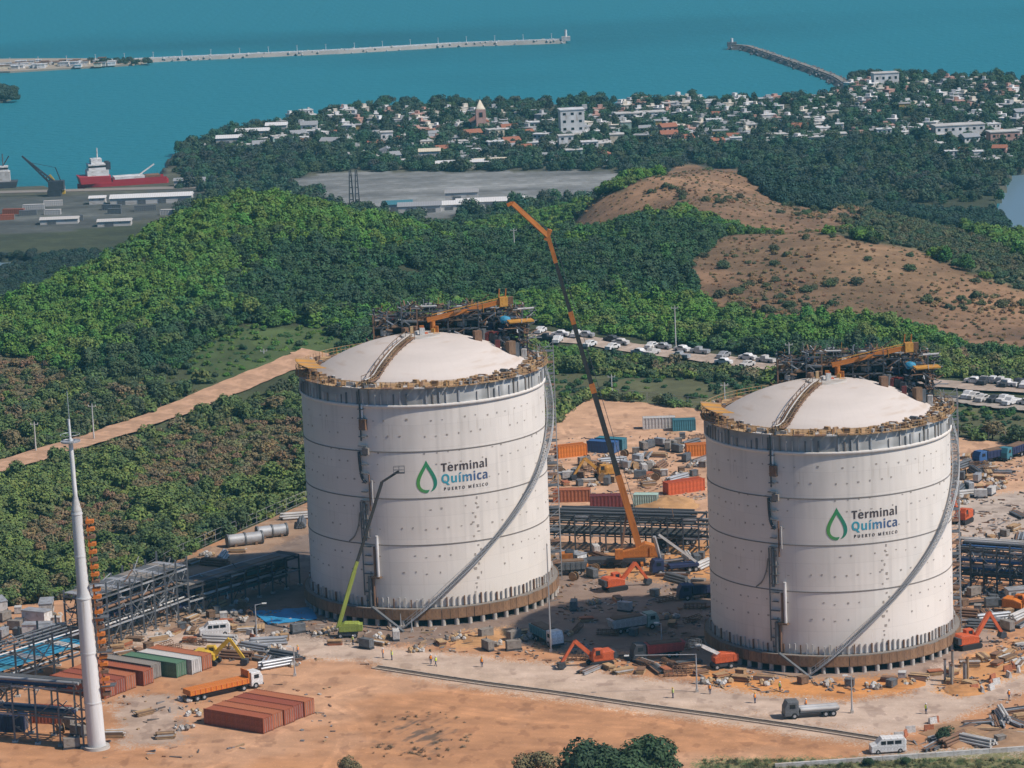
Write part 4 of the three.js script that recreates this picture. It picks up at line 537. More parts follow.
{ // tanker-like trailer and pale boom truck
  const t = thing('boom_truck', 'dark boom truck with two pale booms lowered towards the tank', 'truck', G(678, 572), 0.2); truckCab(t, -4, M.navy); bar('frame', V(-4, 0.85, 0), V(4, 0.85, 0), 1, M.steelDark, t, 0.3); wheelSet(t, [-3.6, 2, 3.2], [-1, 1], 0.52, 0.4); box('bed', 5.6, 0.5, 2.4, 1, 1.1, 0, M.navy, t); bar('boom', V(-3, 2.4, -1), V(-4.6, 7.4, 1), 0.5, M.galv, t); bar('boom', V(3.4, 1.8, 0.4), V(-3.6, 7.6, 0.4), 0.45, M.pale, t);
  const s = thing('roller_truck', 'low grey flat truck parked on the kerbside road', 'truck', G(812, 716), 0.12); truckCab(s, -3.4, M.steel); bar('frame', V(-3, 0.8, 0), V(4, 0.8, 0), 1, M.steelDark, s, 0.3); wheelSet(s, [-3, 2, 3.2], [-1, 1], 0.5, 0.4); for (let k = 0; k < 4; k++) rod('load_pipe', V(-2, 1.35, -0.9 + k * 0.6), V(4.2, 1.35, -0.9 + k * 0.6), 0.28, k % 2 ? M.pale : M.galv, s); box('bed', 6.2, 0.2, 2.3, 1, 0.95, 0, M.steel, s);
}
function van(pos, turn, paint, label, group) {
  const t = thing('van', label, 'van', pos, turn, group); mesh('body', extr([[-2.6, 0.35], [2.5, 0.35], [2.55, 1.9], [2.3, 2.25], [-1, 2.3], [-1.8, 1.45], [-2.6, 1.2]], 1.9, 0.14), paint, t); wheelSet(t, [-1.7, 1.7], [-0.85, 0.85], 0.36, 0.26);
  for (const z of [-0.95, 0.95]) { box('side_window', 0.75, 0.55, 0.04, -0.85, 1.45, z, M.glass, t); box('side_window', 1.0, 0.55, 0.04, 0.2, 1.45, z, M.glass, t); box('side_window', 1.0, 0.55, 0.04, 1.4, 1.45, z, M.glass, t); } const w = box('windscreen', 0.05, 0.95, 1.6, -1.45, 1.4, 0, M.glass, t); w.rotation.z = -0.75; box('rear_window', 0.05, 0.6, 1.5, 2.54, 1.35, 0, M.glass, t); for (const z of [-0.7, 0.7]) box('headlight', 0.08, 0.2, 0.3, -2.62, 0.85, z, M.lamp, t); return t;
}
van(G(215, 635), 0.18, M.white, 'white passenger van parked on the dirt track');
van(G(888, 752), 0.1, M.white, 'white van beside the pale strip near the dark shrubs');
const carBody = extr([[-2.2, 0.3], [2.2, 0.3], [2.25, 0.85], [1.9, 0.98], [1.2, 1.0], [0.75, 1.45], [-0.6, 1.48], [-1.2, 1.02], [-2.15, 0.88]], 1.75, 0.1), pickBody = extr([[-2.5, 0.35], [2.5, 0.35], [2.5, 1.0], [0.3, 1.0], [0.25, 1.65], [-0.9, 1.68], [-1.4, 1.05], [-2.45, 0.95]], 1.8, 0.1);
const wheelG = new THREE.CylinderGeometry(0.34, 0.34, 0.24, 10).rotateX(Math.PI / 2);
function car(pos, turn, paint, label, group, pickup = false) { const t = thing(pickup ? 'parked_pickup' : 'parked_car', label, pickup ? 'pickup' : 'car', pos, turn, group); mesh('body', pickup ? pickBody : carBody, paint, t); for (const x of [-1.35, 1.35]) for (const z of [-0.8, 0.8]) mesh('wheel', wheelG, M.tyre, t).position.set(x, 0.34, z); box('side_glass', pickup ? 0.9 : 1.5, 0.32, 1.78, pickup ? -0.35 : 0.05, 1.06, 0, M.glass, t); const w = box('windscreen', 0.05, 0.55, 1.45, pickup ? -1.2 : -0.95, 1.0, 0, M.glass, t); w.rotation.z = -0.85; return t; }
seed = 515;
const carPaint = [['white', M.white], ['white', M.white], ['white', M.white], ['silver', M.galv], ['dark grey', M.steelDark], ['pale', M.pale], ['white', M.white], ['pale', M.pale]];
function carRow(line, n, off, where) { const c = new THREE.CatmullRomCurve3(line.map(([x, y]) => G(x, y))); for (let k = 0; k < n; k++) { const s = (k + rr(0.1, 0.9)) / n, p = c.getPoint(s), tg = c.getTangent(s); const q = p.clone().add(V(-tg.z, 0, tg.x).multiplyScalar(off + rr(-1.2, 1.2))); q.y = Math.max(height(q.x, q.z), -0.3) + 0.345; const [pn, pm] = pick(carPaint), pk = rnd() < 0.35; car(q, Math.atan2(-tg.z, tg.x) + (rnd() < 0.6 ? Math.PI / 2 : 0) + rr(-0.15, 0.15), pm, `${pn} ${pk ? 'pickup' : 'car'} parked ${where}`, `${pn} ${pk ? 'pickups' : 'cars'} ${where}`, pk); } }
carRow([[535, 350], [600, 352], [680, 358], [770, 366]], 13, -2.2, 'along the back of the long parking strip'); carRow([[535, 352], [600, 354], [680, 360], [770, 368]], 9, 2.2, 'along the front of the long parking strip');
carRow([[965, 386], [1030, 391]], 10, -3, 'on the far end of the parking strip'); carRow([[960, 399], [1030, 407]], 7, 0, 'on the short parking strip by the meadow');
for (const [px, py, pm, l] of [[275, 397, M.white, 'white truck stopped beside the curve of the dirt road'], [222, 411, M.white, 'white pickup stopped at the edge of the dirt road']]) { const p = G(px, py); p.y = 0.05; car(p, rr(0, 3), pm, l, undefined, true); }
console.log('machines');

// ---------------------------------------------------------------- steel racks and trestles
seed = 6100;
function rack(name, label, cat, A, B, o) { // A to B along the ground; o: depth, height, bays, levels
  const t = thing(name, label, cat, A), d = B.clone().sub(A), L = d.length(), u = d.clone().normalize(), n = V(u.z, 0, -u.x); // n points to the far side
  const at = (s, w, y) => u.clone().multiplyScalar(s).addScaledVector(n, w).setY(y); const m1 = o.mat || M.steel, W = o.depth, st = L / o.bays, jit = o.messy || 0;
  for (let k = 0; k <= o.bays; k++) for (const w of [0, W]) { bar('post', at(k * st, w, 0), at(k * st, w, o.height + rr(0, jit)), o.post || 0.32, m1, t); box('footing', 0.9, 0.3, 0.9, at(k * st, w, 0).x, -0.02, at(k * st, w, 0).z, M.concrete, t); }
  for (const y of o.levels) { for (let k = 0; k < o.bays; k++) for (const w of [0, W]) bar('beam', at(k * st, w, y), at((k + 1) * st, w, y), 0.26, rnd() < 0.7 ? m1 : M.steelLight, t); for (let k = 0; k <= o.bays; k++) bar('cross_beam', at(k * st, 0, y), at(k * st, W, y), 0.28, m1, t); }
  for (let k = 0; k < o.bays; k++) { if (rnd() < (o.brace ?? 0.6)) { const y0 = o.levels.length > 1 ? pick([0.2, ...o.levels.slice(0, -1)]) : 0.2, y1 = Math.min(o.height, y0 + rr(2.4, 4.4)); bar('brace', at(k * st, 0, y0), at((k + 1) * st, 0, y1), 0.15, m1, t); if (rnd() < 0.5) bar('brace', at((k + 1) * st, 0, y0), at(k * st, 0, y1), 0.15, m1, t); } }
  for (const y of o.levels) for (let k = 0; k < (o.pipes ?? 5); k++) { const w = (k + 0.6) / ((o.pipes ?? 5) + 0.2) * W, r = rr(0.1, 0.32), a = rr(0, 0.15) * L, b = L - rr(0, 0.15) * L; rod('pipe', at(a, w, y + 0.13 + r), at(b, w, y + 0.13 + r), r, pick(o.pipeMats || [M.galv, M.steel, M.pale, M.steelRust]), t); }
  for (let k = 0; k < (o.clutter || 0); k++) { const s = rr(0, L), w = rr(-0.2, W), y = rr(0.5, o.height); const a = at(s, w, y), b = a.clone().add(at(rr(-2.4, 2.4), rr(-0.6, 0.6), 0)).setY(y + rr(-2.2, 2.2)); b.y = Math.max(b.y, 0.1); bar('scaffold_tube', a, b, rr(0.08, 0.16), pick([m1, M.steelLight, M.steel, M.galv, M.steelRust]), t); }
  if (o.deck) for (let k = 0; k < o.bays * 2; k++) box('deck_panel', st / 2 - 0.06, 0.1, W, at((k + 0.5) * st / 2, W / 2, 0).x, o.deck, at((k + 0.5) * st / 2, W / 2, 0).z, pick(o.deckMats || [M.steelLight, M.pale, M.steel]), t, Math.atan2(-u.z, u.x));
  if (o.rail) { const y = o.rail; for (let k = 0; k <= o.bays * 2; k++) bar('rail_post', at(k * st / 2, 0, y), at(k * st / 2, 0, y + 1.1), 0.08, m1, t); for (const h of [0.55, 1.1]) bar('rail', at(0, 0, y + h), at(L, 0, y + h), 0.08, m1, t); }
  if (o.sheets) for (let k = 0; k < o.bays; k++) { const c = at((k + 0.5) * st, W * 0.6, 0); box('cladding_sheet', st - 0.15, o.height * rr(0.45, 0.7), 0.08, c.x, o.height * 0.22, c.z, pick(o.sheets), t, Math.atan2(-u.z, u.x)); }
  return t;
}
rack('pipe_rack', 'tall grey steel pipe rack with crowded scaffolding behind the white stack', 'pipe rack', G(98, 652), G(190, 618), { depth: 7, height: 10, bays: 8, levels: [3.6, 6.6, 9.2], pipes: 5, clutter: 330, messy: 1.8, mat: M.steel, deck: 9.8, deckMats: [M.concreteDark, M.galv, M.steel], sheets: [M.steelDark, M.steel, M.navy], rail: 9.9 });
rack('pipe_rack', 'long pipe rack with dark cladding running towards the left tank', 'pipe rack', G(190, 618), G(300, 585), { depth: 5, height: 6, bays: 8, levels: [3, 5.4], pipes: 5, clutter: 40, mat: M.steelDark, deck: 5.95, deckMats: [M.steel, M.concreteDark, M.steelDark], sheets: [M.teal, M.navy, M.steelDark], post: 0.3 });
rack('pipe_rack', 'dark pipe rack crossing the yard behind the mobile crane', 'pipe rack', G(530, 550), G(715, 556), { depth: 6.5, height: 7.2, bays: 12, levels: [3.2, 5.6, 6.9], pipes: 6, clutter: 60, mat: M.steelDark, pipeMats: [M.steelDark, M.steel, M.galv, M.steel] });
rack('pipe_rack', 'cluttered pipe rack right of the right tank beside the yard', 'pipe rack', G(945, 592), G(1050, 600), { depth: 9, height: 8.5, bays: 8, levels: [3, 5.6, 8], pipes: 6, clutter: 140, messy: 1, mat: M.steelDark, pipeMats: [M.steelDark, M.steel, M.galv, M.blue, M.pale] });
rack('trestle', 'open steel trestle of cross braced legs beside the white stack', 'trestle', G(-30, 738), G(84, 748), { depth: 5, height: 9.6, bays: 5, levels: [4.6, 9.2], pipes: 5, brace: 1, clutter: 46, mat: M.steel, pipeMats: [M.steel, M.galv, M.navy, M.pale], post: 0.28 });
rack('gallery', 'raised steel gallery with blue sheeting and railings left of the stack', 'gallery', G(-40, 716), G(92, 672), { depth: 8, height: 9, bays: 7, levels: [3.6, 7.4], pipes: 5, brace: 0.7, clutter: 30, mat: M.steelDark, deck: 5.2, deckMats: [M.tarp, M.pale, M.teal, M.tarp, M.galv], rail: 9, pipeMats: [M.white, M.galv, M.steel] });
{ // fabricated pipe spools on the dirt strip
  for (const [px, py, L] of [[245, 545, 7], [272, 537, 6]]) { const t = thing('pipe_spool', px < 250 ? 'large grey pipe spool lying on the dirt strip above the rack' : 'shorter grey pipe spool with a flange at the end of the dirt strip', 'pipe', G(px, py), 0.35); rod('barrel', V(-L / 2, 1.25, 0), V(L / 2, 1.25, 0), 1.2, M.steelLight, t); for (const s of [-1, 0, 1]) rod('flange', V(s * L / 2 - 0.15, 1.25, 0), V(s * L / 2 + 0.15, 1.25, 0), 1.36, M.steel, t); for (const s of [-0.3, 0.3]) box('cradle', 0.5, 0.7, 2.2, s * L, 0, 0, M.woodDark, t); }
}

// ---------------------------------------------------------------- shipping containers
const contShell = (() => { const p = [], L = 12.19, W = 2.44, n = 40; const edge = (a, b, c, d, nx, nz) => { for (let k = 0; k < n; k++) { const s = k / n, q = k % 4 < 2 ? 0 : -0.06; p.push(new THREE.Vector2(a + (c - a) * s + nx * q, b + (d - b) * s + nz * q)); } }; edge(-L / 2, -W / 2, L / 2, -W / 2, 0, -1); edge(L / 2, -W / 2, L / 2, W / 2, 1, 0); edge(L / 2, W / 2, -L / 2, W / 2, 0, 1); edge(-L / 2, W / 2, -L / 2, -W / 2, -1, 0); const g = new THREE.ExtrudeGeometry(new THREE.Shape(p), { depth: 2.4, bevelEnabled: false }); g.rotateX(-Math.PI / 2); g.translate(0, 0.12, 0); return g; })();
const contRoof = (() => { const g = []; for (let k = 0; k < 24; k++) g.push(gBox(0.26, 0.05, 2.36, -5.8 + k * 0.505, 2.52, 0)); return mergeGeometries(g); })();
function container(pos, turn, paint, label, group, s = 1) {
  const t = thing('shipping_container', label, 'container', pos, turn, group); mesh('shell', contShell, paint, t).scale.x = s; mesh('roof_corrugation', contRoof, paint, t).scale.x = s; const L = 6.1 * s;
  for (const x of [-L, L]) for (const z of [-1.19, 1.19]) box('corner_post', 0.18, 2.6, 0.18, x - Math.sign(x) * 0.05, 0, z - Math.sign(z) * 0.04, paint, t);
  for (const z of [-1.18, 1.18]) { box('bottom_rail', 2 * L, 0.16, 0.12, 0, 0, z, paint, t); box('top_rail', 2 * L, 0.1, 0.1, 0, 2.5, z, paint, t); }
  for (const z of [-0.58, 0.58]) { const d = box('door', 0.06, 2.3, 1.1, L + 0.02, 0.15, z, paint, t); } for (const z of [-0.85, -0.3, 0.3, 0.85]) bar('lock_rod', V(L + 0.09, 0.2, z), V(L + 0.09, 2.4, z), 0.05, M.galv, t);
  return t;
}
{
  const a = -0.62, px = V(Math.cos(a), 0, -Math.sin(a)), pz = V(px.z, 0, -px.x); // long axis and the row direction
  const f = G(238, 727); const mats = [M.rust, M.rust2, M.rust, M.rust3, M.rust2, M.rust]; for (let k = 0; k < 5; k++) container(f.clone().addScaledVector(pz, k * 2.62).addScaledVector(px, rr(-0.2, 0.2)), a, mats[k], k === 0 ? 'rust red container with a tan roof, outermost of the row by the flatbed' : 'rust red container inside the row beside the orange flatbed', k ? 'row of red containers by the flatbed' : undefined);
  const g = G(84, 693); for (let k = 0; k < 4; k++) container(g.clone().addScaledVector(pz, k * 2.66 + (k > 2 ? 1 : 0)).addScaledVector(px, rr(-0.4, 0.4)), a, mats[(k + 2) % 6], 'rust red container in the row right behind the white stack', 'row of red containers behind the stack');
  container(g.clone().addScaledVector(pz, 15.4).addScaledVector(px, 2), a, M.green, 'green container between two rust red ones behind the stack'); container(g.clone().addScaledVector(pz, 18.2).addScaledVector(px, 3), a, M.pale, 'pale container beside the green one behind the stack'); container(g.clone().addScaledVector(pz, 20.9).addScaledVector(px, 3), a, M.rust2, 'rust red container at the end of the row past the green one'); container(g.clone().addScaledVector(pz, 12.4).addScaledVector(px, -1), a, M.concreteDark, 'brown container next to the green one behind the stack');
  container(G(8, 730), -0.1, M.navy, 'dark navy container standing under the steel trestle', undefined, 0.5); container(G(52, 722), -0.3, M.rust, 'faded rust red container standing under the steel trestle', undefined, 0.5);
}
for (const [px, py, turn, m, l, s] of [[572, 501, -0.1, 'rust2', 'brown container lined up behind the dark pipe rack', 0.62], [609, 507, -0.06, 'maroon', 'maroon container lined up behind the dark pipe rack', 0.62], [571, 456, 0.35, 'orange', 'bright orange container beside the blue ones in the yard', 0.55], [603, 452, -0.5, 'blue', 'blue container next to the bright orange one in the yard', 0.55], [611, 449, -0.5, 'teal', 'teal container behind the blue one in the yard', 0.55], [684, 492, 0.45, 'redOrange', 'red orange container by the dirt mound in the yard', 0.7], [700, 455, 0.1, 'orange', 'orange half length container at the edge of the scrap field', 0.5], [659, 428, -0.05, 'pale', 'long white container at the back of the container yard', 0.6], [684, 430, 0, 'teal', 'short dark teal container beside the long white one', 0.42], [646, 506, -0.2, 'mint', 'pale green container next to the maroon one', 0.4]]) container(G(px, py), turn, M[m], l, undefined, s || 1);

// ---------------------------------------------------------------- kerb road, drain, barriers, poles
M.kerbDirty = dirty(RGB(0.5, 0.4, 0.31), 0.9);
{
  const line = new THREE.CatmullRomCurve3([[378, 666], [470, 680], [560, 692], [650, 705], [740, 717], [830, 730], [905, 742]].map(([x, y]) => G(x, y)));
  for (const [off, nm, lb] of [[0, 'kerb', 'pale concrete kerb along the front of the drain'], [-1.7, 'kerb', 'pale concrete kerb along the back of the drain']]) { const t = thing(nm, lb, 'kerb', V(0, 0, 0)); const P = line.getSpacedPoints(56); for (let k = 0; k < 56; k++) { const a = P[k], b = P[k + 1], d = b.clone().sub(a).normalize(), n = V(-d.z, 0, d.x).multiplyScalar(-off); bar('kerb_stone', a.clone().add(n).addScaledVector(d, 0.04).setY(0.08 + rr(-0.02, 0.03)), b.clone().add(n).addScaledVector(d, -0.04).setY(0.08), 0.4, M.kerbDirty, t, 0.22); } }
  const P = line.getSpacedPoints(56).map((p, k, A) => { const d = (A[k + 1] || p).clone().sub(A[k ? k - 1 : 0]).normalize(); return p.clone().add(V(-d.z, 0, d.x).multiplyScalar(0.85)); }); const g = []; for (let k = 0; k < 56; k++) g.push(gBar(P[k].clone().setY(0.02), P[k + 1].clone().setY(0.02), 1.2, 0.03)); const m = mesh('drain_channel', g, std(RGB(0.1, 0.075, 0.055), 0.95), scene); m.userData.kind = 'structure';
}
function lampPost(px, py, h, label, arm = 1, group) { const t = thing('lamp_post', label, 'lamp post', G(px, py), 0, group); mesh('pole', new THREE.CylinderGeometry(0.08, 0.16, h, 8).translate(0, h / 2, 0), M.galv, t); box('base_plate', 0.5, 0.5, 0.5, 0, -0.02, 0, M.concrete, t); if (arm) { rod('arm', V(0, h - 0.1, 0), V(-1.4 * arm, h + 0.15, 0), 0.06, M.galv, t, UC6); box('lamp_head', 0.8, 0.16, 0.34, -1.6 * arm, h + 0.08, 0, M.lamp, t); } return t; }
lampPost(257, 640, 6.4, 'pale lamp post with a round head beside the white van', -1); lampPost(401, 628, 2.6, 'short pale post at the front of the left tank', 0); lampPost(412, 632, 2.4, 'short grey post by the foot of the spiral stair', 0); lampPost(551, 652, 19, 'very tall thin pale mast right of the left tank', 0); lampPost(697, 692, 6.4, 'pale lamp post with a long arm in front of the right tank', 7); lampPost(852, 713, 6, 'thin grey lamp post on the kerbside road by the right tank', 0.6); lampPost(662, 652, 5, 'thin lamp post at the edge of the shadow between the tanks', 0.5); lampPost(295, 676, 5, 'thin lamp post above the end of the red containers', 0.5);
for (const [px, py, h, l] of [[36, 452, 7, 'pale utility pole beside the dirt road, nearest the stack'], [94, 440, 8.5, 'tall pale utility pole beside the dirt road'], [265, 376, 7, 'pale utility pole by the bend of the dirt road'], [676, 352, 12, 'pale utility pole rising from the parking strip'], [516, 290, 8, 'slim pale pole standing in the wood left of the crane boom'], [790, 392, 12, 'slim pole standing behind the dome of the right tank'], [725, 408, 6, 'slim pole left of the right tank dome'], [612, 395, 5, 'short pole on the fence line behind the yard'], [660, 532, 5, 'short lamp pole in front of the dark pipe rack']]) { const p = G(px, py); p.y = py < 300 ? height(p.x, p.z) : Math.max(-0.3, Math.min(0, p.y)); const t = thing('utility_pole', l, 'pole', p); mesh('pole', new THREE.CylinderGeometry(0.13, 0.2, h, 8).translate(0, h / 2, 0), M.pale, t); bar('crossarm', V(-0.9, h - 0.6, 0), V(0.9, h - 0.6, 0), 0.14, M.pale, t); for (const x of [-0.8, 0, 0.8]) rod('insulator', V(x, h - 0.5, 0), V(x, h - 0.2, 0), 0.08, M.white, t, UC6); }
function barrier(p, turn, m, label, group) { const t = thing('road_barrier', label, 'barrier', p, turn, group); mesh('body', extr([[-0.3, 0], [0.3, 0], [0.22, 0.3], [0.1, 0.95], [-0.1, 0.95], [-0.22, 0.3]], 1.5, 0.03).rotateY(Math.PI / 2), m, t); box('foot', 0.3, 0.1, 0.7, -0.55, 0, 0, m, t); box('foot', 0.3, 0.1, 0.7, 0.55, 0, 0, m, t); }
{
  const rows = [[[978, 694], [1018, 664], 11, 'beside the turning road by the spoil heap'], [[892, 745], [936, 722], 8, 'at the bend of the kerbside road'], [[250, 636], [262, 650], 7, 'beside the lamp post and the track']]; for (const [a, b, n, w] of rows) for (let k = 0; k < n; k++) { const A = G(...a), B = G(...b), p = A.clone().lerp(B, k / (n - 1)); p.x += rr(-1.2, 1.2); p.z += rr(-1.5, 1.5); const red = k % 2; barrier(p, Math.atan2(-(B.z - A.z), B.x - A.x) + rr(-0.9, 0.9), red ? M.rust2 : M.pale, `${red ? 'red' : 'white'} plastic barrier in the row ${w}`, `${red ? 'red' : 'white'} barriers ${w}`); }
}
{ // mesh fences: posts and rails
  const fence = (pts, label, h = 2.4, step = 4) => { const t = thing('fence', label, 'fence', V(0, 0, 0)); const P = new THREE.CatmullRomCurve3(pts.map(([x, y]) => G(x, y)), false, 'catmullrom', 0.1), n = Math.round(P.getLength() / step), Q = P.getSpacedPoints(n); Q.forEach((q) => bar('post', q.clone().setY(-0.3), q.clone().setY(h), 0.1, M.galv, t)); for (let k = 0; k < n; k++) for (const y of [0.2, h * 0.55, h - 0.05]) bar('rail', Q[k].clone().setY(y), Q[k + 1].clone().setY(y), 0.05, M.galv, t); };
  fence([[112, 596], [180, 557], [306, 502]], 'thin grey fence between the green belt and the dirt strip'); fence([[590, 397], [640, 401], [702, 408]], 'thin grey fence along the meadow behind the container yard'); fence([[955, 436], [1040, 446]], 'thin grey fence along the meadow behind the right tank');
  const t = thing('low_wall', 'low pale concrete wall along the grass strip near the white van', 'wall', V(0, 0, 0)); const A = G(775, 768), B = G(1060, 748); for (let k = 0; k < 16; k++) { const a = A.clone().lerp(B, k / 16), b = A.clone().lerp(B, (k + 0.985) / 16); bar('wall_block', a.setY(0.3), b.setY(0.3), 0.5, k % 4 ? M.pale : M.concrete, t, 0.75); }
}
// blue ground sheet in the shade of the left tank
{ const q = [[252, 612], [312, 608], [318, 620], [268, 625]].map(([x, y]) => G(x, y)); const g = new THREE.PlaneGeometry(1, 1, 24, 12), P = g.attributes.position; for (let i = 0; i < P.count; i++) { const u = P.getX(i) + 0.5, v = P.getY(i) + 0.5; const a = q[0].clone().lerp(q[1], u), b = q[3].clone().lerp(q[2], u), c = b.lerp(a, v); P.setXYZ(i, c.x, 0.06 + 0.25 * vnoise(u * 9, v * 6), c.z); } g.computeVertexNormals(); tag(mesh('ground_sheet', g, std(RGB(0.03, 0.28, 0.55), 0.6, 0, { map: grime, side: THREE.DoubleSide }), scene), 'crumpled bright blue sheet spread on the ground left of the tank', 'tarpaulin'); }

// ---------------------------------------------------------------- site materials, stacked and strewn
seed = 31337;
const kinds = {
  plank_stack: (t, m) => { const n = 4 + Math.floor(rnd() * 4); for (let k = 0; k < n; k++) for (const z of [-0.55, 0, 0.55]) box('plank', rr(2.6, 3.6), 0.12, 0.5, rr(-0.12, 0.12), 0.1 + k * 0.14, z, pick([M.wood, M.timber, M.woodDark, M.pale]), t); for (const x of [-1, 1]) box('bearer', 0.15, 0.1, 1.7, x, 0, 0, M.woodDark, t); },
  pipe_bundle: (t) => { const m = pick([M.galv, M.steel, M.steelRust, M.pale]); let k = 0; for (let r = 0; r < 3; r++) for (let c = 0; c < 4 - r; c++) rod('pipe', V(-rr(2.6, 3.4), 0.35 + r * 0.42, (c - (3 - r) / 2) * 0.5), V(rr(2.6, 3.4), 0.35 + r * 0.42, (c - (3 - r) / 2) * 0.5), 0.24, m, t, UC6); for (const x of [-1.6, 1.6]) box('bearer', 0.2, 0.11, 2.2, x, 0, 0, M.woodDark, t); },
  crate: (t) => { const m = pick([M.wood, M.woodDark, M.pale, M.steel, M.concreteDark]); box('case', 1.5, 1.1, 1.2, 0, 0.12, 0, m, t); box('lid', 1.6, 0.1, 1.3, 0, 1.22, 0, m, t); for (const x of [-0.5, 0.5]) box('skid', 0.16, 0.12, 1.2, x, 0, 0, M.woodDark, t); for (const x of [-0.6, 0.6]) box('batten', 0.14, 1.1, 1.26, x, 0.12, 0, M.woodDark, t); },
  formwork_stack: (t) => { for (let k = 0; k < 5; k++) box('form_panel', 2.4, 0.14, 1.3, rr(-0.15, 0.15), 0.02 + k * 0.17, rr(-0.1, 0.1), pick([M.timber, M.wood, M.steelRust, M.rust2]), t, rr(-0.08, 0.08)); },
  cable_drum: (t) => { for (const z of [-0.45, 0.45]) { const d = mesh('flange', new THREE.CylinderGeometry(0.85, 0.85, 0.08, 18).rotateX(Math.PI / 2), M.wood, t); d.position.set(0, 0.85, z); } const d = mesh('winding', new THREE.CylinderGeometry(0.5, 0.5, 0.84, 14).rotateX(Math.PI / 2), M.black, t); d.position.y = 0.85; },
  generator: (t) => { const m = pick([M.steel, M.pale, M.concreteDark, M.galv]); mesh('housing', new RoundedBoxGeometry(2.6, 1.5, 1.2, 2, 0.08).translate(0, 1.05, 0), m, t); box('skid', 2.8, 0.3, 1.1, 0, 0, 0, M.steelDark, t); box('grille', 0.04, 0.8, 0.9, 1.31, 0.6, 0, M.black, t); rod('exhaust', V(0.8, 1.75, 0.2), V(0.8, 2.2, 0.2), 0.08, M.steelDark, t, UC6); },
  steel_beam_stack: (t) => { for (let k = 0; k < 5; k++) { const z = -0.8 + k * 0.4, L = rr(2.4, 3.6), m = pick([M.steelDark, M.steelRust, M.steel, M.galv]); box('flange', 2 * L, 0.05, 0.3, 0, 0.12, z, m, t); box('web', 2 * L, 0.3, 0.05, 0, 0.17, z, m, t); box('flange', 2 * L, 0.05, 0.3, 0, 0.47, z, m, t); } for (const x of [-1.5, 1.5]) box('bearer', 0.2, 0.12, 2.2, x, 0, 0, M.woodDark, t); },
  site_cabin: (t) => { const m = pick([M.white, M.pale, M.galv]); box('wall', 5, 2.3, 2.4, 0, 0.25, 0, m, t); box('roof', 5.2, 0.14, 2.6, 0, 2.55, 0, M.galv, t); box('door', 0.8, 1.9, 0.06, -1.6, 0.3, 1.22, M.steel, t); for (const x of [0, 1.5]) box('window', 0.9, 0.8, 0.06, x, 1.2, 1.22, M.glass, t); for (const x of [-2, 2]) box('skid', 0.3, 0.25, 2.3, x, 0, 0, M.concreteDark, t); },
  rebar_cage: (t) => { for (let k = 0; k < 8; k++) { const a = k / 8 * 6.283; rod('bar', V(-2, 0.6 + 0.5 * Math.sin(a), 0.5 * Math.cos(a)), V(2, 0.6 + 0.5 * Math.sin(a), 0.5 * Math.cos(a)), 0.05, M.steelRust, t, UC6); } for (let k = 0; k < 6; k++) mesh('hoop', new THREE.TorusGeometry(0.54, 0.05, 4, 12).rotateY(Math.PI / 2).translate(-1.8 + k * 0.72, 0.6, 0), M.steelRust, t); },
  rubble_heap: (t) => { for (let k = 0; k < 12; k++) { const g = mesh('chunk', new THREE.DodecahedronGeometry(rr(0.25, 0.6), 0), pick([M.pale, M.concrete, M.concreteDark, M.timber]), t); g.position.set(rr(-1.4, 1.4), rr(0.1, 0.5), rr(-1.2, 1.2)); g.rotation.set(rnd() * 3, rnd() * 3, 0); } },
};
const kindLabel = { plank_stack: ['stack of planks on bearers', 'planks'], pipe_bundle: ['bundle of stacked steel pipes', 'pipes'], crate: ['battened crate on skids', 'crate'], formwork_stack: ['stack of worn formwork panels', 'formwork'], cable_drum: ['wooden cable drum', 'cable drum'], generator: ['boxy generator on a skid', 'generator'], steel_beam_stack: ['row of steel beams on bearers', 'beams'], site_cabin: ['small pale site cabin', 'cabin'], rebar_cage: ['rusty rebar cage', 'rebar cage'], rubble_heap: ['heap of broken concrete', 'rubble'] };
const putAway = []; // spots in use
function strew(poly, n, names, where, gap = 2.4) {
  const xs = poly.map((p) => p[0]), ys = poly.map((p) => p[1]); let tries = 0, k = 0;
  while (k < n && tries++ < n * 30) { const px = rr(Math.min(...xs), Math.max(...xs)), py = rr(Math.min(...ys), Math.max(...ys)); if (!inPoly(poly, px, py)) continue; const p = G(px, py); if (putAway.some((q) => q.distanceTo(p) < gap)) continue; const dT = Math.min(Math.hypot(p.x + 16.2, p.z + 8.5), Math.hypot(p.x - 52.83, p.z - 34.6)); if (dT < 26) continue; putAway.push(p); k++; const nm = pick(names), t = thing(nm, `${kindLabel[nm][0]} ${where}`, kindLabel[nm][1], p, rr(0, 3.1), `${kindLabel[nm][1]} ${where}`); kinds[nm](t); }
}
scene.children.forEach((o) => { if (o.isGroup && /truck|excavator|container|van|crane|lift|spool/.test(o.name)) putAway.push(o.position.clone(), o.position.clone().add(V(3, 0, 0)), o.position.clone().add(V(-3, 0, 0))); });
const strewnKinds = ['plank_stack', 'pipe_bundle', 'crate', 'formwork_stack', 'steel_beam_stack', 'generator', 'rebar_cage', 'rubble_heap', 'cable_drum'];
strew([[548, 462], [600, 458], [660, 445], [700, 432], [706, 478], [660, 486], [600, 486], [552, 490]], 74, strewnKinds, 'in the scrap field between the yard containers', 2.0);
strew([[956, 455], [1000, 462], [1000, 492], [958, 510]], 34, strewnKinds, 'in the clutter at the back of the pale yard', 1.8);
strew([[548, 556], [605, 552], [610, 572], [552, 590]], 10, ['crate', 'generator', 'pipe_bundle', 'site_cabin', 'cable_drum'], 'beside the mobile crane carrier', 3.2);
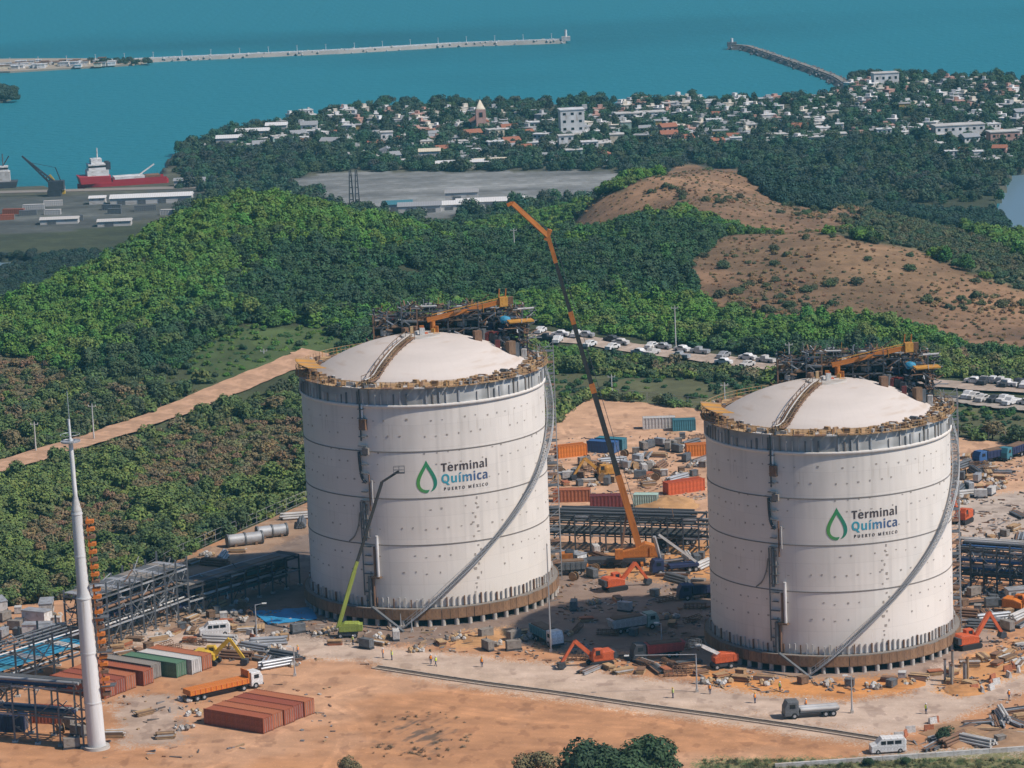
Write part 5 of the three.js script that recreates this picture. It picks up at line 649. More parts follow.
strew([[645, 548], [706, 552], [706, 590], [690, 600], [655, 560]], 12, ['steel_beam_stack', 'pipe_bundle', 'crate', 'generator'], 'in front of the dark pipe rack', 2.6);
strew([[555, 592], [700, 590], [690, 640], [560, 640]], 16, ['crate', 'formwork_stack', 'rubble_heap', 'rebar_cage', 'generator'], 'in the shade between the two tanks', 3.4);
strew([[250, 628], [330, 628], [400, 640], [520, 632], [545, 650], [400, 652], [260, 642]], 22, ['crate', 'rubble_heap', 'formwork_stack', 'plank_stack', 'generator'], 'along the front of the left tank', 2.4);
strew([[700, 672], [860, 686], [930, 672], [950, 640], [960, 660], [910, 690], [700, 684]], 18, ['crate', 'rubble_heap', 'plank_stack', 'formwork_stack'], 'along the front of the right tank', 2.6);
strew([[575, 652], [690, 662], [690, 678], [580, 670]], 16, ['rebar_cage', 'formwork_stack', 'plank_stack', 'steel_beam_stack'], 'at the road edge between the tanks', 2.2);
strew([[955, 590], [1030, 596], [1030, 632], [962, 630]], 26, ['crate', 'generator', 'pipe_bundle', 'steel_beam_stack', 'site_cabin'], 'beside the cluttered pipe rack', 2.4);
strew([[940, 676], [1030, 640], [1030, 664], [960, 690]], 12, ['formwork_stack', 'plank_stack', 'rubble_heap'], 'on the spoil right of the right tank', 2.4);
strew([[920, 748], [1024, 704], [1024, 744]], 16, ['steel_beam_stack', 'plank_stack', 'pipe_bundle', 'rubble_heap', 'crate'], 'at the end of the kerbside road', 2.6);
strew([[190, 612], [250, 600], [250, 632], [160, 640]], 18, ['formwork_stack', 'rebar_cage', 'crate', 'plank_stack', 'rubble_heap'], 'below the long pipe rack', 2.2);
strew([[215, 640], [300, 646], [300, 672], [225, 664]], 16, ['rebar_cage', 'rubble_heap', 'steel_beam_stack', 'pipe_bundle'], 'behind the flatbed truck', 2.2);
strew([[100, 645], [200, 632], [200, 650], [130, 660]], 12, ['formwork_stack', 'crate', 'plank_stack', 'rebar_cage'], 'at the foot of the tall pipe rack', 2.2);
strew([[-5, 612], [55, 606], [60, 640], [-5, 650]], 14, ['site_cabin', 'crate', 'generator', 'rubble_heap'], 'in the compound behind the gallery', 2.8);
strew([[60, 725], [92, 735], [80, 752], [50, 750]], 5, ['generator', 'crate', 'cable_drum'], 'at the foot of the white stack', 1.8);
strew([[110, 700], [200, 700], [190, 745], [110, 745]], 6, ['plank_stack', 'rubble_heap'], 'on the pale patch right of the stack', 4);
strew([[150, 575], [300, 515], [306, 530], [200, 572]], 8, ['pipe_bundle', 'plank_stack', 'rubble_heap'], 'on the dirt strip above the rack', 4);
strew([[965, 520], [1030, 515], [1030, 545], [970, 552]], 8, ['plank_stack', 'crate', 'steel_beam_stack'], 'on the pale yard behind the cluttered rack', 3.4);
{ // upright timber piles beside the turning road
  const b = G(956, 683); for (let k = 0; k < 9; k++) { const t = thing('timber_post', 'weathered upright post in the cluster beside the turning road', 'post', b.clone().add(V(rr(-2.2, 2.2), 0, rr(-2, 2))), 0, 'upright posts beside the turning road'); const h = rr(3, 5.4); mesh('shaft', new THREE.CylinderGeometry(0.2, 0.24, h, 7).translate(0, h / 2, 0), pick([M.pale, M.wood, M.concreteDark]), t); rod('cap', V(0, h, 0), V(0, h + 0.12, 0), 0.26, M.steelRust, t); }
}
{ // soil heaps
  for (const [px, py, r, h, c, l] of [[668, 506, 7, 2.6, [0.45, 0.25, 0.11], 'cone of tan soil by the red orange container'], [905, 684, 3.5, 0.9, [0.5, 0.22, 0.07], 'low orange soil heap at the front right of the tank'], [965, 690, 4, 1.1, [0.5, 0.24, 0.09], 'low orange soil heap by the upright posts'], [1010, 740, 6, 1.6, [0.36, 0.22, 0.13], 'brown soil heap at the end of the kerbside road'], [485, 640, 4, 0.8, [0.46, 0.25, 0.11], 'low tan soil heap in front of the left tank'], [965, 735, 7, 1.2, [0.38, 0.22, 0.12], 'wide brown soil heap beside the dark shrub']]) { const g = new THREE.CylinderGeometry(0.2, r, h, 40, 10), P = g.attributes.position; for (let i = 0; i < P.count; i++) { const x = P.getX(i), z = P.getZ(i), y = P.getY(i) + h / 2; const n = 0.75 + 0.5 * fbm(x * 0.5 + px, z * 0.5, 3); P.setXYZ(i, x * n, y > 0.01 ? y * n * (1 - 0.25 * y / h) : -0.1, z * n); } g.computeVertexNormals(); const m = mesh('soil_heap', g, std(RGB(...c), 0.95, 0, { map: groundDetail }), scene); m.position.copy(G(px, py)); tag(m, l, 'soil heap'); }
}
{ // small offcuts and stones scattered over the working areas, a pixel or two each
  const L = []; const zonesD = [[[545, 555], [710, 555], [715, 650], [560, 655]], [[240, 600], [330, 620], [560, 640], [700, 665], [900, 690], [1030, 640], [1030, 700], [900, 720], [560, 680], [240, 655]], [[548, 440], [706, 430], [706, 500], [548, 495]], [[955, 450], [1030, 460], [1030, 540], [955, 540]], [[100, 640], [250, 610], [260, 660], [100, 670]], [[955, 590], [1030, 590], [1030, 660], [955, 640]], [[900, 745], [1030, 700], [1030, 750]], [[100, 690], [330, 680], [340, 760], [100, 760]]], cnt = [420, 560, 420, 260, 300, 260, 160, 100];
  zonesD.forEach((z, k) => { let n = 0, t = 0; const xs = z.map((p) => p[0]), ys = z.map((p) => p[1]); while (n < cnt[k] && t++ < 9000) { const px = rr(Math.min(...xs), Math.max(...xs)), py = rr(Math.min(...ys), Math.max(...ys)); if (!inPoly(z, px, py)) continue; const p = G(px, py); if (fbm(p.x * 0.2, p.z * 0.2, 2) < 0.42 || inPoly(zw[9].p, p.x, p.z)) continue; L.push(p); n++; } });
  const im = new THREE.InstancedMesh(new THREE.BoxGeometry(1, 1, 1), std(0xffffff, 0.9, 0, { map: grime }), L.length), m4 = new THREE.Matrix4(), q = new THREE.Quaternion(); L.forEach((p, i) => { q.setFromEuler(new THREE.Euler(rr(-0.2, 0.2), rnd() * 6, rr(-0.2, 0.2))); const l = rnd() < 0.4; m4.compose(p.setY(0.06), q, V(l ? rr(0.8, 2.2) : rr(0.2, 0.6), rr(0.1, 0.35), l ? rr(0.1, 0.25) : rr(0.2, 0.6))); im.setMatrixAt(i, m4); im.setColorAt(i, cc.setRGB(...pick([[0.4, 0.27, 0.15], [0.45, 0.38, 0.32], [0.12, 0.1, 0.09], [0.3, 0.15, 0.08], [0.35, 0.22, 0.14], [0.2, 0.19, 0.19]]))); }); im.name = 'strewn_offcuts'; im.userData = { kind: 'stuff', label: 'small offcuts and stones strewn over the work site', category: 'debris' }; im.castShadow = true; scene.add(im);
}
// foreground trees and shrubs
leafTones[0] = leafMat(0.022, 0.05, 0.02); leafTones[1] = leafMat(0.03, 0.065, 0.022);
function bigTree(px, py, s, ti, v, label, cat = 'tree') { const t = thing(cat === 'tree' ? 'broadleaf_tree' : 'shrub', label, cat, G(px, py), px); t.scale.setScalar(s); mesh('crown', fineCrowns[v], leafTones[ti], t).position.y = 0.2; mesh('trunk', trunks[v], M.bark, t); }
const fineCrowns = [crownGeo(4200, 3.0, 3.4, 0.19, 18, 41), crownGeo(4400, 3.2, 3.2, 0.19, 20, 42), crownGeo(2200, 2.8, 2.6, 0.19, 12, 43)];
seed = 888;
bigTree(590, 790, 1.75, 0, 0, 'dark green tree, leftmost of the dense clump beside the dry shrub'); bigTree(625, 790, 1.5, 0, 1, 'dark green tree in the middle of the dense clump below the kerb'); bigTree(650, 786, 1.75, 1, 0, 'mid green tree at the end of the dense clump below the kerb'); bigTree(612, 800, 1.6, 1, 1, 'mid green tree in front of the dense clump below the kerb'); bigTree(536, 778, 1.25, 3, 2, 'dry brown leafed shrub beside the dense dark trees', 'shrub'); bigTree(350, 772, 0.7, 3, 2, 'small dry shrub below the burnt patch of ground', 'shrub'); bigTree(946, 742, 0.7, 0, 2, 'small dark shrub beside the barriers and soil heap', 'shrub'); bigTree(905, 764, 0.35, 1, 2, 'tiny green bush in front of the white van', 'shrub'); bigTree(868, 766, 0.4, 0, 2, 'tiny dark bush left of the white van', 'shrub');
{ // dry weeds on the burnt ground
  const tuft = (() => { const P = []; for (let k = 0; k < 26; k++) { const a = rnd() * 6.28, l = rr(0.2, 0.55), h = rr(0.15, 0.5), x = rr(-0.3, 0.3), z = rr(-0.3, 0.3); P.push(x - 0.04, 0, z, x + 0.04, 0, z, x + Math.cos(a) * l, h, z + Math.sin(a) * l); } const g = new THREE.BufferGeometry(); g.setAttribute('position', new THREE.Float32BufferAttribute(P, 3)); g.computeVertexNormals(); return g; })();
  const L = []; for (let k = 0; k < 120; k++) { const r = Math.sqrt(rnd()), a = rnd() * 6.28, x = burnt.x + Math.cos(a) * r * 8.5, z = burnt.z + Math.sin(a) * r * 14; if (fbm(x * 0.5, z * 0.3, 3) > 0.45) L.push([x, 0, z, rr(0.5, 1.3), rnd() < 0.5 ? [0.14, 0.11, 0.07] : [0.24, 0.17, 0.1]]); }
  for (let k = 0; k < 900; k++) { const p = G(rr(700, 1030), rr(760, 775)); L.push([p.x, 0, p.z, rr(0.6, 1.4), [rr(0.1, 0.17), rr(0.13, 0.17), 0.06]]); }
  const im = new THREE.InstancedMesh(tuft, std(0xffffff, 0.9, 0, { side: THREE.DoubleSide }), L.length), m4 = new THREE.Matrix4(), q = new THREE.Quaternion(); L.forEach((w, i) => { q.setFromAxisAngle(Yup, rnd() * 6); m4.compose(V(w[0], w[1], w[2]), q, V(w[3], w[3], w[3])); im.setMatrixAt(i, m4); im.setColorAt(i, cc.setRGB(...w[4])); }); im.name = 'dry_weeds'; im.userData = { kind: 'stuff', label: 'dry weeds on the burnt patch and the grass strip', category: 'weeds' }; im.castShadow = true; scene.add(im);
}

// ---------------------------------------------------------------- people
function bodyGeo(J) { // J: bones [a, b, ra, rb]
  const mc = new MarchingCubes(44, M.denim, false, false, 60000); mc.isolation = 0; const S = 1.9, n = 44; const smin = (a, b, k) => { const h = clamp(0.5 + 0.5 * (b - a) / k); return b + (a - b) * h - k * h * (1 - h); };
  for (let z = 0; z < n; z++) for (let y = 0; y < n; y++) for (let x = 0; x < n; x++) { const p = V((x / n * 2 - 1) * S / 2, (y / n * 2 - 1) * S / 2 + 0.93, (z / n * 2 - 1) * S / 2); let d = 9; for (const [a, b, ra, rb] of J) { const ab = b.clone().sub(a), t = clamp(p.clone().sub(a).dot(ab) / ab.lengthSq()); d = smin(d, p.distanceTo(a.clone().addScaledVector(ab, t)) - (ra + (rb - ra) * t), 0.035); } mc.field[x + y * n + z * n * n] = -d; }
  mc.update(); const c = mc.count, P = new Float32Array(mc.positionArray.slice(0, c * 3)), N = new Float32Array(mc.normalArray.slice(0, c * 3)), C = [];
  for (let i = 0; i < c; i++) { P[i * 3] *= S / 2; P[i * 3 + 1] = P[i * 3 + 1] * S / 2 + 0.93; P[i * 3 + 2] *= S / 2; const y = P[i * 3 + 1], r = Math.hypot(P[i * 3], P[i * 3 + 2]); const k = y > 1.45 ? [0.3, 0.16, 0.1] : y < 0.1 ? [0.05, 0.035, 0.025] : y < 0.92 && r < 0.24 ? [0.05, 0.07, 0.13] : y < 0.86 && r >= 0.24 && y > 0.7 ? [0.3, 0.16, 0.1] : y < 0.92 ? [0.05, 0.07, 0.13] : [0.25, 0.28, 0.33]; C.push(...k); }
  const g = new THREE.BufferGeometry(); g.setAttribute('position', new THREE.BufferAttribute(P, 3)); g.setAttribute('normal', new THREE.BufferAttribute(N, 3)); g.setAttribute('color', new THREE.Float32BufferAttribute(C, 3)); return g;
}
const pose = (k) => { const st = k ? 0.26 : 0.05; return [[V(0, 0.95, 0), V(0, 1.38, 0), 0.15, 0.16], [V(-0.15, 1.4, 0), V(0.15, 1.4, 0), 0.08, 0.08], [V(0, 1.4, 0), V(0, 1.56, 0.01), 0.06, 0.055], [V(0, 1.6, 0.02), V(0, 1.68, 0.02), 0.095, 0.1], [V(0, 1.6, 0.1), V(0, 1.62, 0.125), 0.02, 0.015], [V(-0.1, 0.92, 0), V(-0.11, 0.5, st * 0.6), 0.1, 0.07], [V(-0.11, 0.5, st * 0.6), V(-0.11, 0.08, st), 0.068, 0.045], [V(-0.11, 0.05, st - 0.03), V(-0.12, 0.045, st + 0.16), 0.05, 0.04], [V(0.1, 0.92, 0), V(0.11, 0.5, -st * 0.2), 0.1, 0.07], [V(0.11, 0.5, -st * 0.2), V(0.11, 0.08, -st), 0.068, 0.045], [V(0.11, 0.05, -st - 0.03), V(0.12, 0.045, -st + 0.16), 0.05, 0.04], [V(-0.2, 1.38, 0), V(-0.27, 1.1, -st * 0.4), 0.065, 0.05], [V(-0.27, 1.1, -st * 0.4), V(-0.27, 0.84, st * 0.4 + 0.08), 0.048, 0.036], [V(-0.27, 0.84, st * 0.4 + 0.08), V(-0.265, 0.72, st * 0.5 + 0.1), 0.04, 0.025], [V(0.2, 1.38, 0), V(0.27, 1.1, st * 0.3), 0.065, 0.05], [V(0.27, 1.1, st * 0.3), V(0.27, 0.84, st * 0.5 + 0.1), 0.048, 0.036], [V(0.27, 0.84, st * 0.5 + 0.1), V(0.265, 0.72, st * 0.5 + 0.13), 0.04, 0.025]]; };
const bodies = [bodyGeo(pose(0)), bodyGeo(pose(1))], bodyMat = std(0xffffff, 0.85, 0, { vertexColors: true });
const vestG = new THREE.LatheGeometry([[0.185, 0.93], [0.2, 1.0], [0.2, 1.2], [0.205, 1.34], [0.17, 1.45], [0.08, 1.5]].map(([a, b]) => new THREE.Vector2(a, b)), 14).scale(1.06, 1, 0.92), helmG = mergeGeometries([new THREE.SphereGeometry(0.135, 14, 8, 0, 6.3, 0, 1.6).toNonIndexed(), new THREE.CylinderGeometry(0.17, 0.18, 0.02, 14).toNonIndexed()]).translate(0, 1.68, 0.02);
seed = 99;
for (const [px, py, w, h, l] of [[383, 658, 'hivis', 'white', 'person in orange vest and white helmet at the corner of the kerb road'], [392, 660, 'hivisY', 'yellow', 'person in yellow vest and yellow helmet at the corner of the kerb road'], [431, 664, 'hivis', 'white', 'person in orange vest walking on the kerb road before the left tank'], [436, 666, 'hivisY', 'white', 'person in yellow vest walking on the kerb road before the left tank'], [482, 667, 'hivis', 'yellow', 'person in orange vest and yellow helmet beside the low soil heap'], [673, 698, 'hivisY', 'yellow', 'person in yellow vest standing on the road left of the lamp post'], [710, 694, 'hivis', 'white', 'person in orange vest standing right of the long armed lamp post'], [755, 703, 'hivis', 'yellow', 'person in orange vest and yellow helmet on the road before the right tank'], [780, 692, 'hivisY', 'white', 'person in yellow vest standing at the edge of the orange spoil'], [806, 709, 'hivis', 'white', 'person in orange vest standing behind the low grey truck'], [926, 714, 'hivisY', 'white', 'person in yellow vest standing on the turning road'], [1009, 700, 'hivis', 'white', 'person in orange vest walking down the turning road'], [353, 645, 'hivisY', 'white', 'person in yellow vest beside the lime boom lift'], [298, 655, 'hivis', 'yellow', 'person in orange vest on the track before the thin lamp post']]) { const t = thing('person', l, 'person', G(px, py), rnd() * 6); mesh('body', bodies[/walking/.test(l) ? 1 : 0], bodyMat, t); mesh('vest', vestG, M[w], t); mesh('helmet', helmG, M[h], t); }
console.log('site objects');

// ---------------------------------------------------------------- port and town
seed = 2222;
{ // supply ship at the quay
  const b = G(125, 189, SEA), t = thing('supply_ship', 'red hulled supply ship with white superstructure moored at the quay', 'ship', b, 0.0); t.rotation.y = 0.25;
  const L = 40, W = 10, sh = new THREE.Shape(); sh.moveTo(-L / 2 - 2, 0); sh.quadraticCurveTo(-L / 2 + 5, -W / 2, -L / 2 + 9, -W / 2); sh.lineTo(L / 2 - 1, -W / 2); sh.lineTo(L / 2, -W / 2 + 1); sh.lineTo(L / 2, W / 2 - 1); sh.lineTo(L / 2 - 1, W / 2); sh.lineTo(-L / 2 + 9, W / 2); sh.quadraticCurveTo(-L / 2 + 5, W / 2, -L / 2 - 2, 0);
  const hull = (h, y, m, n, k = 1) => { const g = new THREE.ExtrudeGeometry(sh, { depth: h, bevelEnabled: false }); g.rotateX(-Math.PI / 2); g.scale(k, 1, k); g.translate(0, y, 0); return mesh(n, g, m, t); }; hull(5, -1, M.hullRed, 'hull'); const fc = mesh('forecastle', extr([[-20.5, 4], [-7, 4], [-7, 7], [-21.5, 7.4]], 9, 0.3), M.hullRed, t);
  box('deckhouse', 10, 3, 8.6, -12.5, 7, 0, M.white, t); box('bridge', 8, 2.8, 8, -12.8, 10, 0, M.white, t); box('bridge_windows', 8.1, 0.9, 8.1, -12.8, 11.3, 0, M.glass, t); box('wheelhouse', 5, 2.4, 6, -12.8, 12.8, 0, M.white, t); rod('mast', V(-12, 15.2, 0), V(-12, 20, 0), 0.3, M.white, t); bar('mast_arm', V(-12, 18, -2), V(-12, 18, 2), 0.25, M.white, t); box('funnel', 2, 3.4, 2, -7.5, 10, 2.6, M.steelDark, t); box('funnel', 2, 3.4, 2, -7.5, 10, -2.6, M.steelDark, t); box('cargo_house', 14, 2.2, 8.4, 2, 4, 0, M.white, t); box('deck_cargo', 7, 2, 7, 13, 4, 0, M.steelRust, t); bar('deck_crane', V(6, 6, 2), V(14, 11, 2), 0.6, M.white, t); for (const z of [-4.9, 4.9]) bar('bulwark', V(-6, 4.6, z), V(19, 4.6, z), 0.2, M.hullRed, t, 1.2);
  const c = G(-6, 193, SEA), s = thing('cargo_ship', 'grey and pale cargo ship lying at the quay beside the harbour crane', 'ship', c, 0.1); mesh('hull', extr([[-16, -1], [9, -1], [11, 5], [-16, 5]], 8, 0.4), M.steelDark, s); box('deckhouse', 6, 5, 6, 5, 5, 0, M.pale, s); box('wheelhouse', 4.5, 2.4, 5, 5, 10, 0, M.white, s); box('windows', 4.6, 0.8, 5.1, 5, 11, 0, M.glass, s); box('deck_cargo', 8, 3, 6, -6, 5, 0, M.steelRust, s); rod('mast', V(5, 12.4, 0), V(5, 18, 0), 0.3, M.steel, s); bar('derrick', V(0, 5, 0), V(8, 17, 0), 0.5, M.steelDark, s); box('boot_stripe', 26, 0.8, 8.1, -3, -0.3, 0, M.white, s);
  const k = G(55, 196, FLAT), h = thing('harbour_crane', 'dark lattice harbour crane leaning over the quay', 'crane', k); box('portal', 6, 3, 6, 0, 0, 0, M.steelDark, h); box('machine_house', 7, 4, 5, 1, 3, 0, M.steelDark, h); const tip = AT(22, 156, CAMZ - k.z).sub(k), a = V(0, 4, 0); for (const z of [-1, 1]) { bar('jib_chord', a.clone().setZ(z), tip.clone().setZ(z * 0.4), 0.6, M.steelDark, h); bar('jib_chord', a.clone().setZ(z).add(V(1.4, 1.4, 0)), tip.clone().setZ(z * 0.4), 0.5, M.steelDark, h); } for (let m = 0; m < 12; m++) { const p = a.clone().lerp(tip, m / 12), q = a.clone().add(V(1.4, 1.4, 0)).lerp(tip, (m + 0.5) / 12); bar('jib_lacing', p.setZ(-0.8), q.setZ(0.8), 0.3, M.steelDark, h); } bar('back_stay', V(3, 7, 0), V(1, 13, 0), 0.4, M.steelDark, h); bar('pendant', V(1, 13, 0), tip.clone().lerp(a, 0.2), 0.16, M.steelDark, h);
  const e = thing('second_crane', 'small yellowish crane beside the dark harbour crane', 'crane', G(62, 194, FLAT)); box('base', 3, 2, 3, 0, 0, 0, M.yellow, e); bar('boom', V(0, 2, 0), V(-5, 9, 0), 0.7, M.yellow, e); bar('boom', V(-5, 9, 0), V(-7, 7, 0), 0.5, M.yellow, e); box('cab', 1.8, 1.8, 1.8, 0.8, 2, 1, M.pale, e);
}
struct('quay', (() => { const A = G(-120, 196, FLAT), B = G(200, 188, FLAT); return gBar(A.setY(FLAT - 0.6), B.setY(FLAT - 0.6), 9, 2.2); })(), M.concreteDark);
function shed(px, py, w, d, h, roof, label, ang = 0) { const t = thing('warehouse', label, 'warehouse', G(px, py, FLAT), ang); box('wall', w, h, d, 0, 0, 0, M.pale, t); const g = extr([[-d / 2 - 0.4, h], [d / 2 + 0.4, h], [0, h + d * 0.14]], w + 0.8, 0.02).rotateY(Math.PI / 2); mesh('roof', g, roof, t); for (let k = 0; k < Math.floor(w / 9); k++) box('door', 3.5, h * 0.7, 0.2, -w / 2 + 5 + k * 9, 0, d / 2 + 0.05, M.steel, t); }
shed(152, 203, 36, 9, 3.2, M.white, 'long white roofed warehouse behind the red ship'); shed(98, 204, 7, 6, 3, M.white, 'small white shed beside the long warehouse'); shed(60, 224, 16, 6, 2.4, M.pale, 'low pale shed on the port flat'); shed(115, 226, 14, 6, 2.4, M.pale, 'low pale shed below the long warehouse'); shed(190, 186, 14, 7, 3, M.galv, 'grey roofed shed right of the long warehouse');
shed(447, 211, 26, 9, 3.2, M.white, 'white roofed shed at the near edge of the mud flat'); shed(492, 207, 30, 9, 3, M.white, 'long white roofed shed beside the pale flat'); shed(420, 214, 18, 9, 4, M.galv, 'grey roofed shed beside the dark tanks'); shed(398, 211, 12, 9, 3.4, M.teal, 'teal roofed shed at the edge of the mud flat'); shed(462, 203, 14, 8, 5, M.roofGrey, 'dark roofed shed behind the white ones');
shed(464, 168, 26, 7, 3, M.white, 'long white roofed hall at the near edge of the town'); shed(492, 166, 16, 7, 3, M.cream, 'cream roofed hall beside the long white one'); shed(430, 163, 10, 8, 6, M.cream, 'square cream building at the near edge of the town');
seed = 606;
for (let k = 0; k < 12; k++) { const p = G(rr(-5, 170), rr(206, 222), FLAT), m = pick(['rust', 'steel', 'steel', 'pale']); const nm = { rust: 'rusty', steel: 'grey', pale: 'pale', teal: 'teal', white: 'white' }[m]; container(p, rr(-0.2, 0.2), M[m], `small ${nm} container standing on the port flat`, `${nm} containers on the port flat`, rr(0.4, 0.8)); }
{ // derrick-like drill masts at the flat's edge
  for (const px of [352, 358]) { const t = thing('lattice_mast', px < 355 ? 'slim lattice mast at the edge of the mud flat' : 'second slim lattice mast at the edge of the mud flat', 'mast', G(px, 212, FLAT)); for (const [x, z] of [[-1, -1], [1, -1], [1, 1], [-1, 1]]) bar('leg', V(x, 0, z), V(x * 0.3, 18, z * 0.3), 0.3, M.steelDark, t); for (let k = 1; k < 7; k++) { const s = 1 - k * 0.1; box('ring', 2 * s, 0.2, 2 * s, 0, k * 2.6, 0, M.steelDark, t); } }
}
// houses: one of each kind, then copies; beyond 300 the rest is one mass
const houseKinds = []; const hm = [['white', M.white, M.white, 'flat white'], ['white', M.white, M.white, 'flat white'], ['cream', M.cream, M.pale, 'flat pale'], ['pink', M.pink, M.roofTile, 'red tiled'], ['white', M.white, M.galv, 'silver sheet'], ['ochre', M.ochre, M.roofGrey, 'grey sheet'], ['pale green', M.mint, M.pale, 'flat pale']];
function house(t, wallM, roofM, flat, two) { const h = two ? 5.6 : 3.1; box('wall', 9, h, 8, 0, -0.5, 0, wallM, t); if (flat) { box('roof', 9.6, 0.25, 8.6, 0, h - 0.5, 0, roofM, t); box('water_tank', 1.4, 1.2, 1.4, 2.4, h - 0.25, -1.6, M.pale, t); } else mesh('roof', extr([[-4.6, h - 0.5], [4.6, h - 0.5], [0, h + 1.3]], 9.8, 0.05).rotateY(Math.PI / 2), roofM, t); box('door', 1.1, 2.1, 0.1, -1.8, -0.4, 4.03, M.woodDark, t); for (const x of [0.8, 3]) box('window', 1.2, 1.1, 0.1, x, 0.7, 4.03, M.glass, t); if (two) for (const x of [-2.8, 0, 2.8]) box('window', 1.2, 1.2, 0.1, x, 3.2, 4.03, M.glass, t); }
const townSpots = [];
for (let z = -770; z > -1320; z -= 10.5) { const d = CAMZ - z; for (let x = -0.18 * d; x < 0.18 * d; x += 10.5) { const xx = x + rr(-3, 3), zz = z + rr(-3, 3), hh = height(xx, zz); if (hh < SEA || hh > FLAT + 8) continue; const [px, py] = proj(xx, hh, zz); if (px < -60 || px > 1084) continue; const west = px < 620 ? (py > 112 && py < 165 && px > 180 && !(px < 330 && py > 150)) : py > 82 && py < 146 - (px > 740 ? (px - 740) * 0.05 : 0) ; const east = px > 930 && py > 118 && py < 165; if (!west && !east) continue; const den = px < 300 ? 0.4 : px > 620 && px < 760 && py < 150 ? 0.85 : 0.6; if (rnd() < den * (0.5 + 0.9 * fbm(xx * 0.02, zz * 0.02, 2))) townSpots.push([xx, hh, zz, px, py]); } }
const ordered = townSpots.map((s) => [s, rnd()]).sort((a, b) => (b[0][4] + b[1] * 40) - (a[0][4] + a[1] * 40)).map((s) => s[0]);
const protos = [];
const rest = [];
ordered.forEach((s, i) => {
  if (i >= 290) { rest.push(s); return; }
  const k = Math.floor(rnd() * hm.length), two = rnd() < 0.2, key = k + (two ? 'b' : 'a'); const [cn, wm, rm, rn] = hm[k]; const lab = `${cn} ${two ? 'two storey' : 'single storey'} house with ${rn} roof among the town trees`; const p = V(s[0], s[1] + 0.4, s[2]), turn = pick([0, 0.3, -0.3, 1.57, 0.1]);
  if (!protos[key]) { const t = thing('town_house', lab, 'house', p, turn, `${cn} ${two ? 'two' : 'one'} storey town houses with ${rn} roofs`); house(t, wm, rm, /flat|sheet/.test(rn) && rn !== 'silver sheet', two); t.scale.setScalar(rr(0.55, 0.9)); protos[key] = t; } else copyOf(protos[key], p, turn, lab, protos[key].userData.group, rr(0.5, 0.95));
});
{ const g = mergeGeometries([gBox(9, 3.2, 8, 0, -0.5, 0), gBox(9.6, 0.3, 8.6, 0, 2.7, 0), gBox(3, 1.6, 3, 2, 3, -1)].map((q) => q.toNonIndexed())); const im = new THREE.InstancedMesh(g, std(0xffffff, 0.8, 0, { map: grime }), rest.length), m4 = new THREE.Matrix4(), q = new THREE.Quaternion(); rest.forEach((s, i) => { q.setFromAxisAngle(Yup, rnd() * 3); m4.compose(V(s[0], s[1] + 0.4, s[2]), q, V(rr(0.5, 0.9), rr(0.6, 1.1), rr(0.5, 0.9))); im.setMatrixAt(i, m4); const c = pick([[0.75, 0.74, 0.72], [0.7, 0.64, 0.54], [0.5, 0.3, 0.24], [0.72, 0.7, 0.68], [0.45, 0.45, 0.45]]); im.setColorAt(i, cc.setRGB(...c)); }); im.name = 'far_houses'; im.userData = { kind: 'stuff', label: 'far mass of small pale town houses', category: 'houses' }; im.castShadow = true; scene.add(im); console.log('houses', ordered.length); }
function block(px, py, w, d, h, m, label, floors, cols, roofM = M.pale, y = FLAT) { const t = thing('town_building', label, 'building', G(px, py, y), 0.1); box('wall', w, h, d, 0, -0.5, 0, m, t); box('roof', w + 0.6, 0.4, d + 0.6, 0, h - 0.5, 0, roofM, t); for (let f = 0; f < floors; f++) for (let c = 0; c < cols; c++) box('window', w / cols * 0.36, h / floors * 0.32, 0.12, -w / 2 + (c + 0.5) * w / cols, f * h / floors + 0.8, d / 2 + 0.03, M.glass, t); return t; }
for (const [px, py, w, l] of [[230, 147, 13, 'long white shed on the shore, farthest along the wooded bank'], [253, 140, 17, 'long white shed on the shore between two others'], [277, 134, 11, 'shorter white shed on the shore near the town houses']]) shed(px, py, w, 9, 5, M.white, l);
block(572, 138, 12, 10, 15, M.white, 'tall white tower block standing out of the town', 4, 3, M.white); block(566, 153, 7, 6, 9, M.white, 'slim white building below the tall tower block', 3, 2); block(387, 147, 6, 6, 8, M.white, 'slim white block at the end of a long white hall', 2, 2); block(640, 121, 26, 9, 5, M.white, 'wide white school building among the town houses', 2, 8); block(690, 108, 30, 8, 4, M.white, 'wide flat white building near the shore', 1, 8); block(958, 138, 24, 10, 7, M.white, 'large white building on the slope at the edge of the town', 2, 7); block(885, 88, 14, 9, 9, M.white, 'white building on the shore by the breakwater root', 2, 4); block(1003, 145, 14, 9, 7, M.pink, 'pink building beside the large white one', 2, 4);
{ const t = thing('church', 'pale church with a pointed bell tower in the town', 'church', G(481, 133, FLAT), 0.1); box('nave', 9, 6, 16, 0, -0.5, -8, M.cream, t); mesh('nave_roof', extr([[-4.8, 5.5], [4.8, 5.5], [0, 8]], 16.4, 0.05).translate(0, 0, -8), M.roofTile, t); box('bell_tower', 5, 13, 5, 0, -0.5, 1.5, M.pink, t); mesh('spire', new THREE.ConeGeometry(3.4, 5, 4).rotateY(Math.PI / 4).translate(0, 15, 1.5), M.cream, t); box('belfry_opening', 1.6, 2.4, 0.2, 0, 8.6, 4.05, M.black, t); box('door', 2, 3.2, 0.2, 0, -0.4, 4.05, M.woodDark, t); rod('finial', V(0, 17.4, 1.5), V(0, 19, 1.5), 0.12, M.steelDark, t, UC6); }
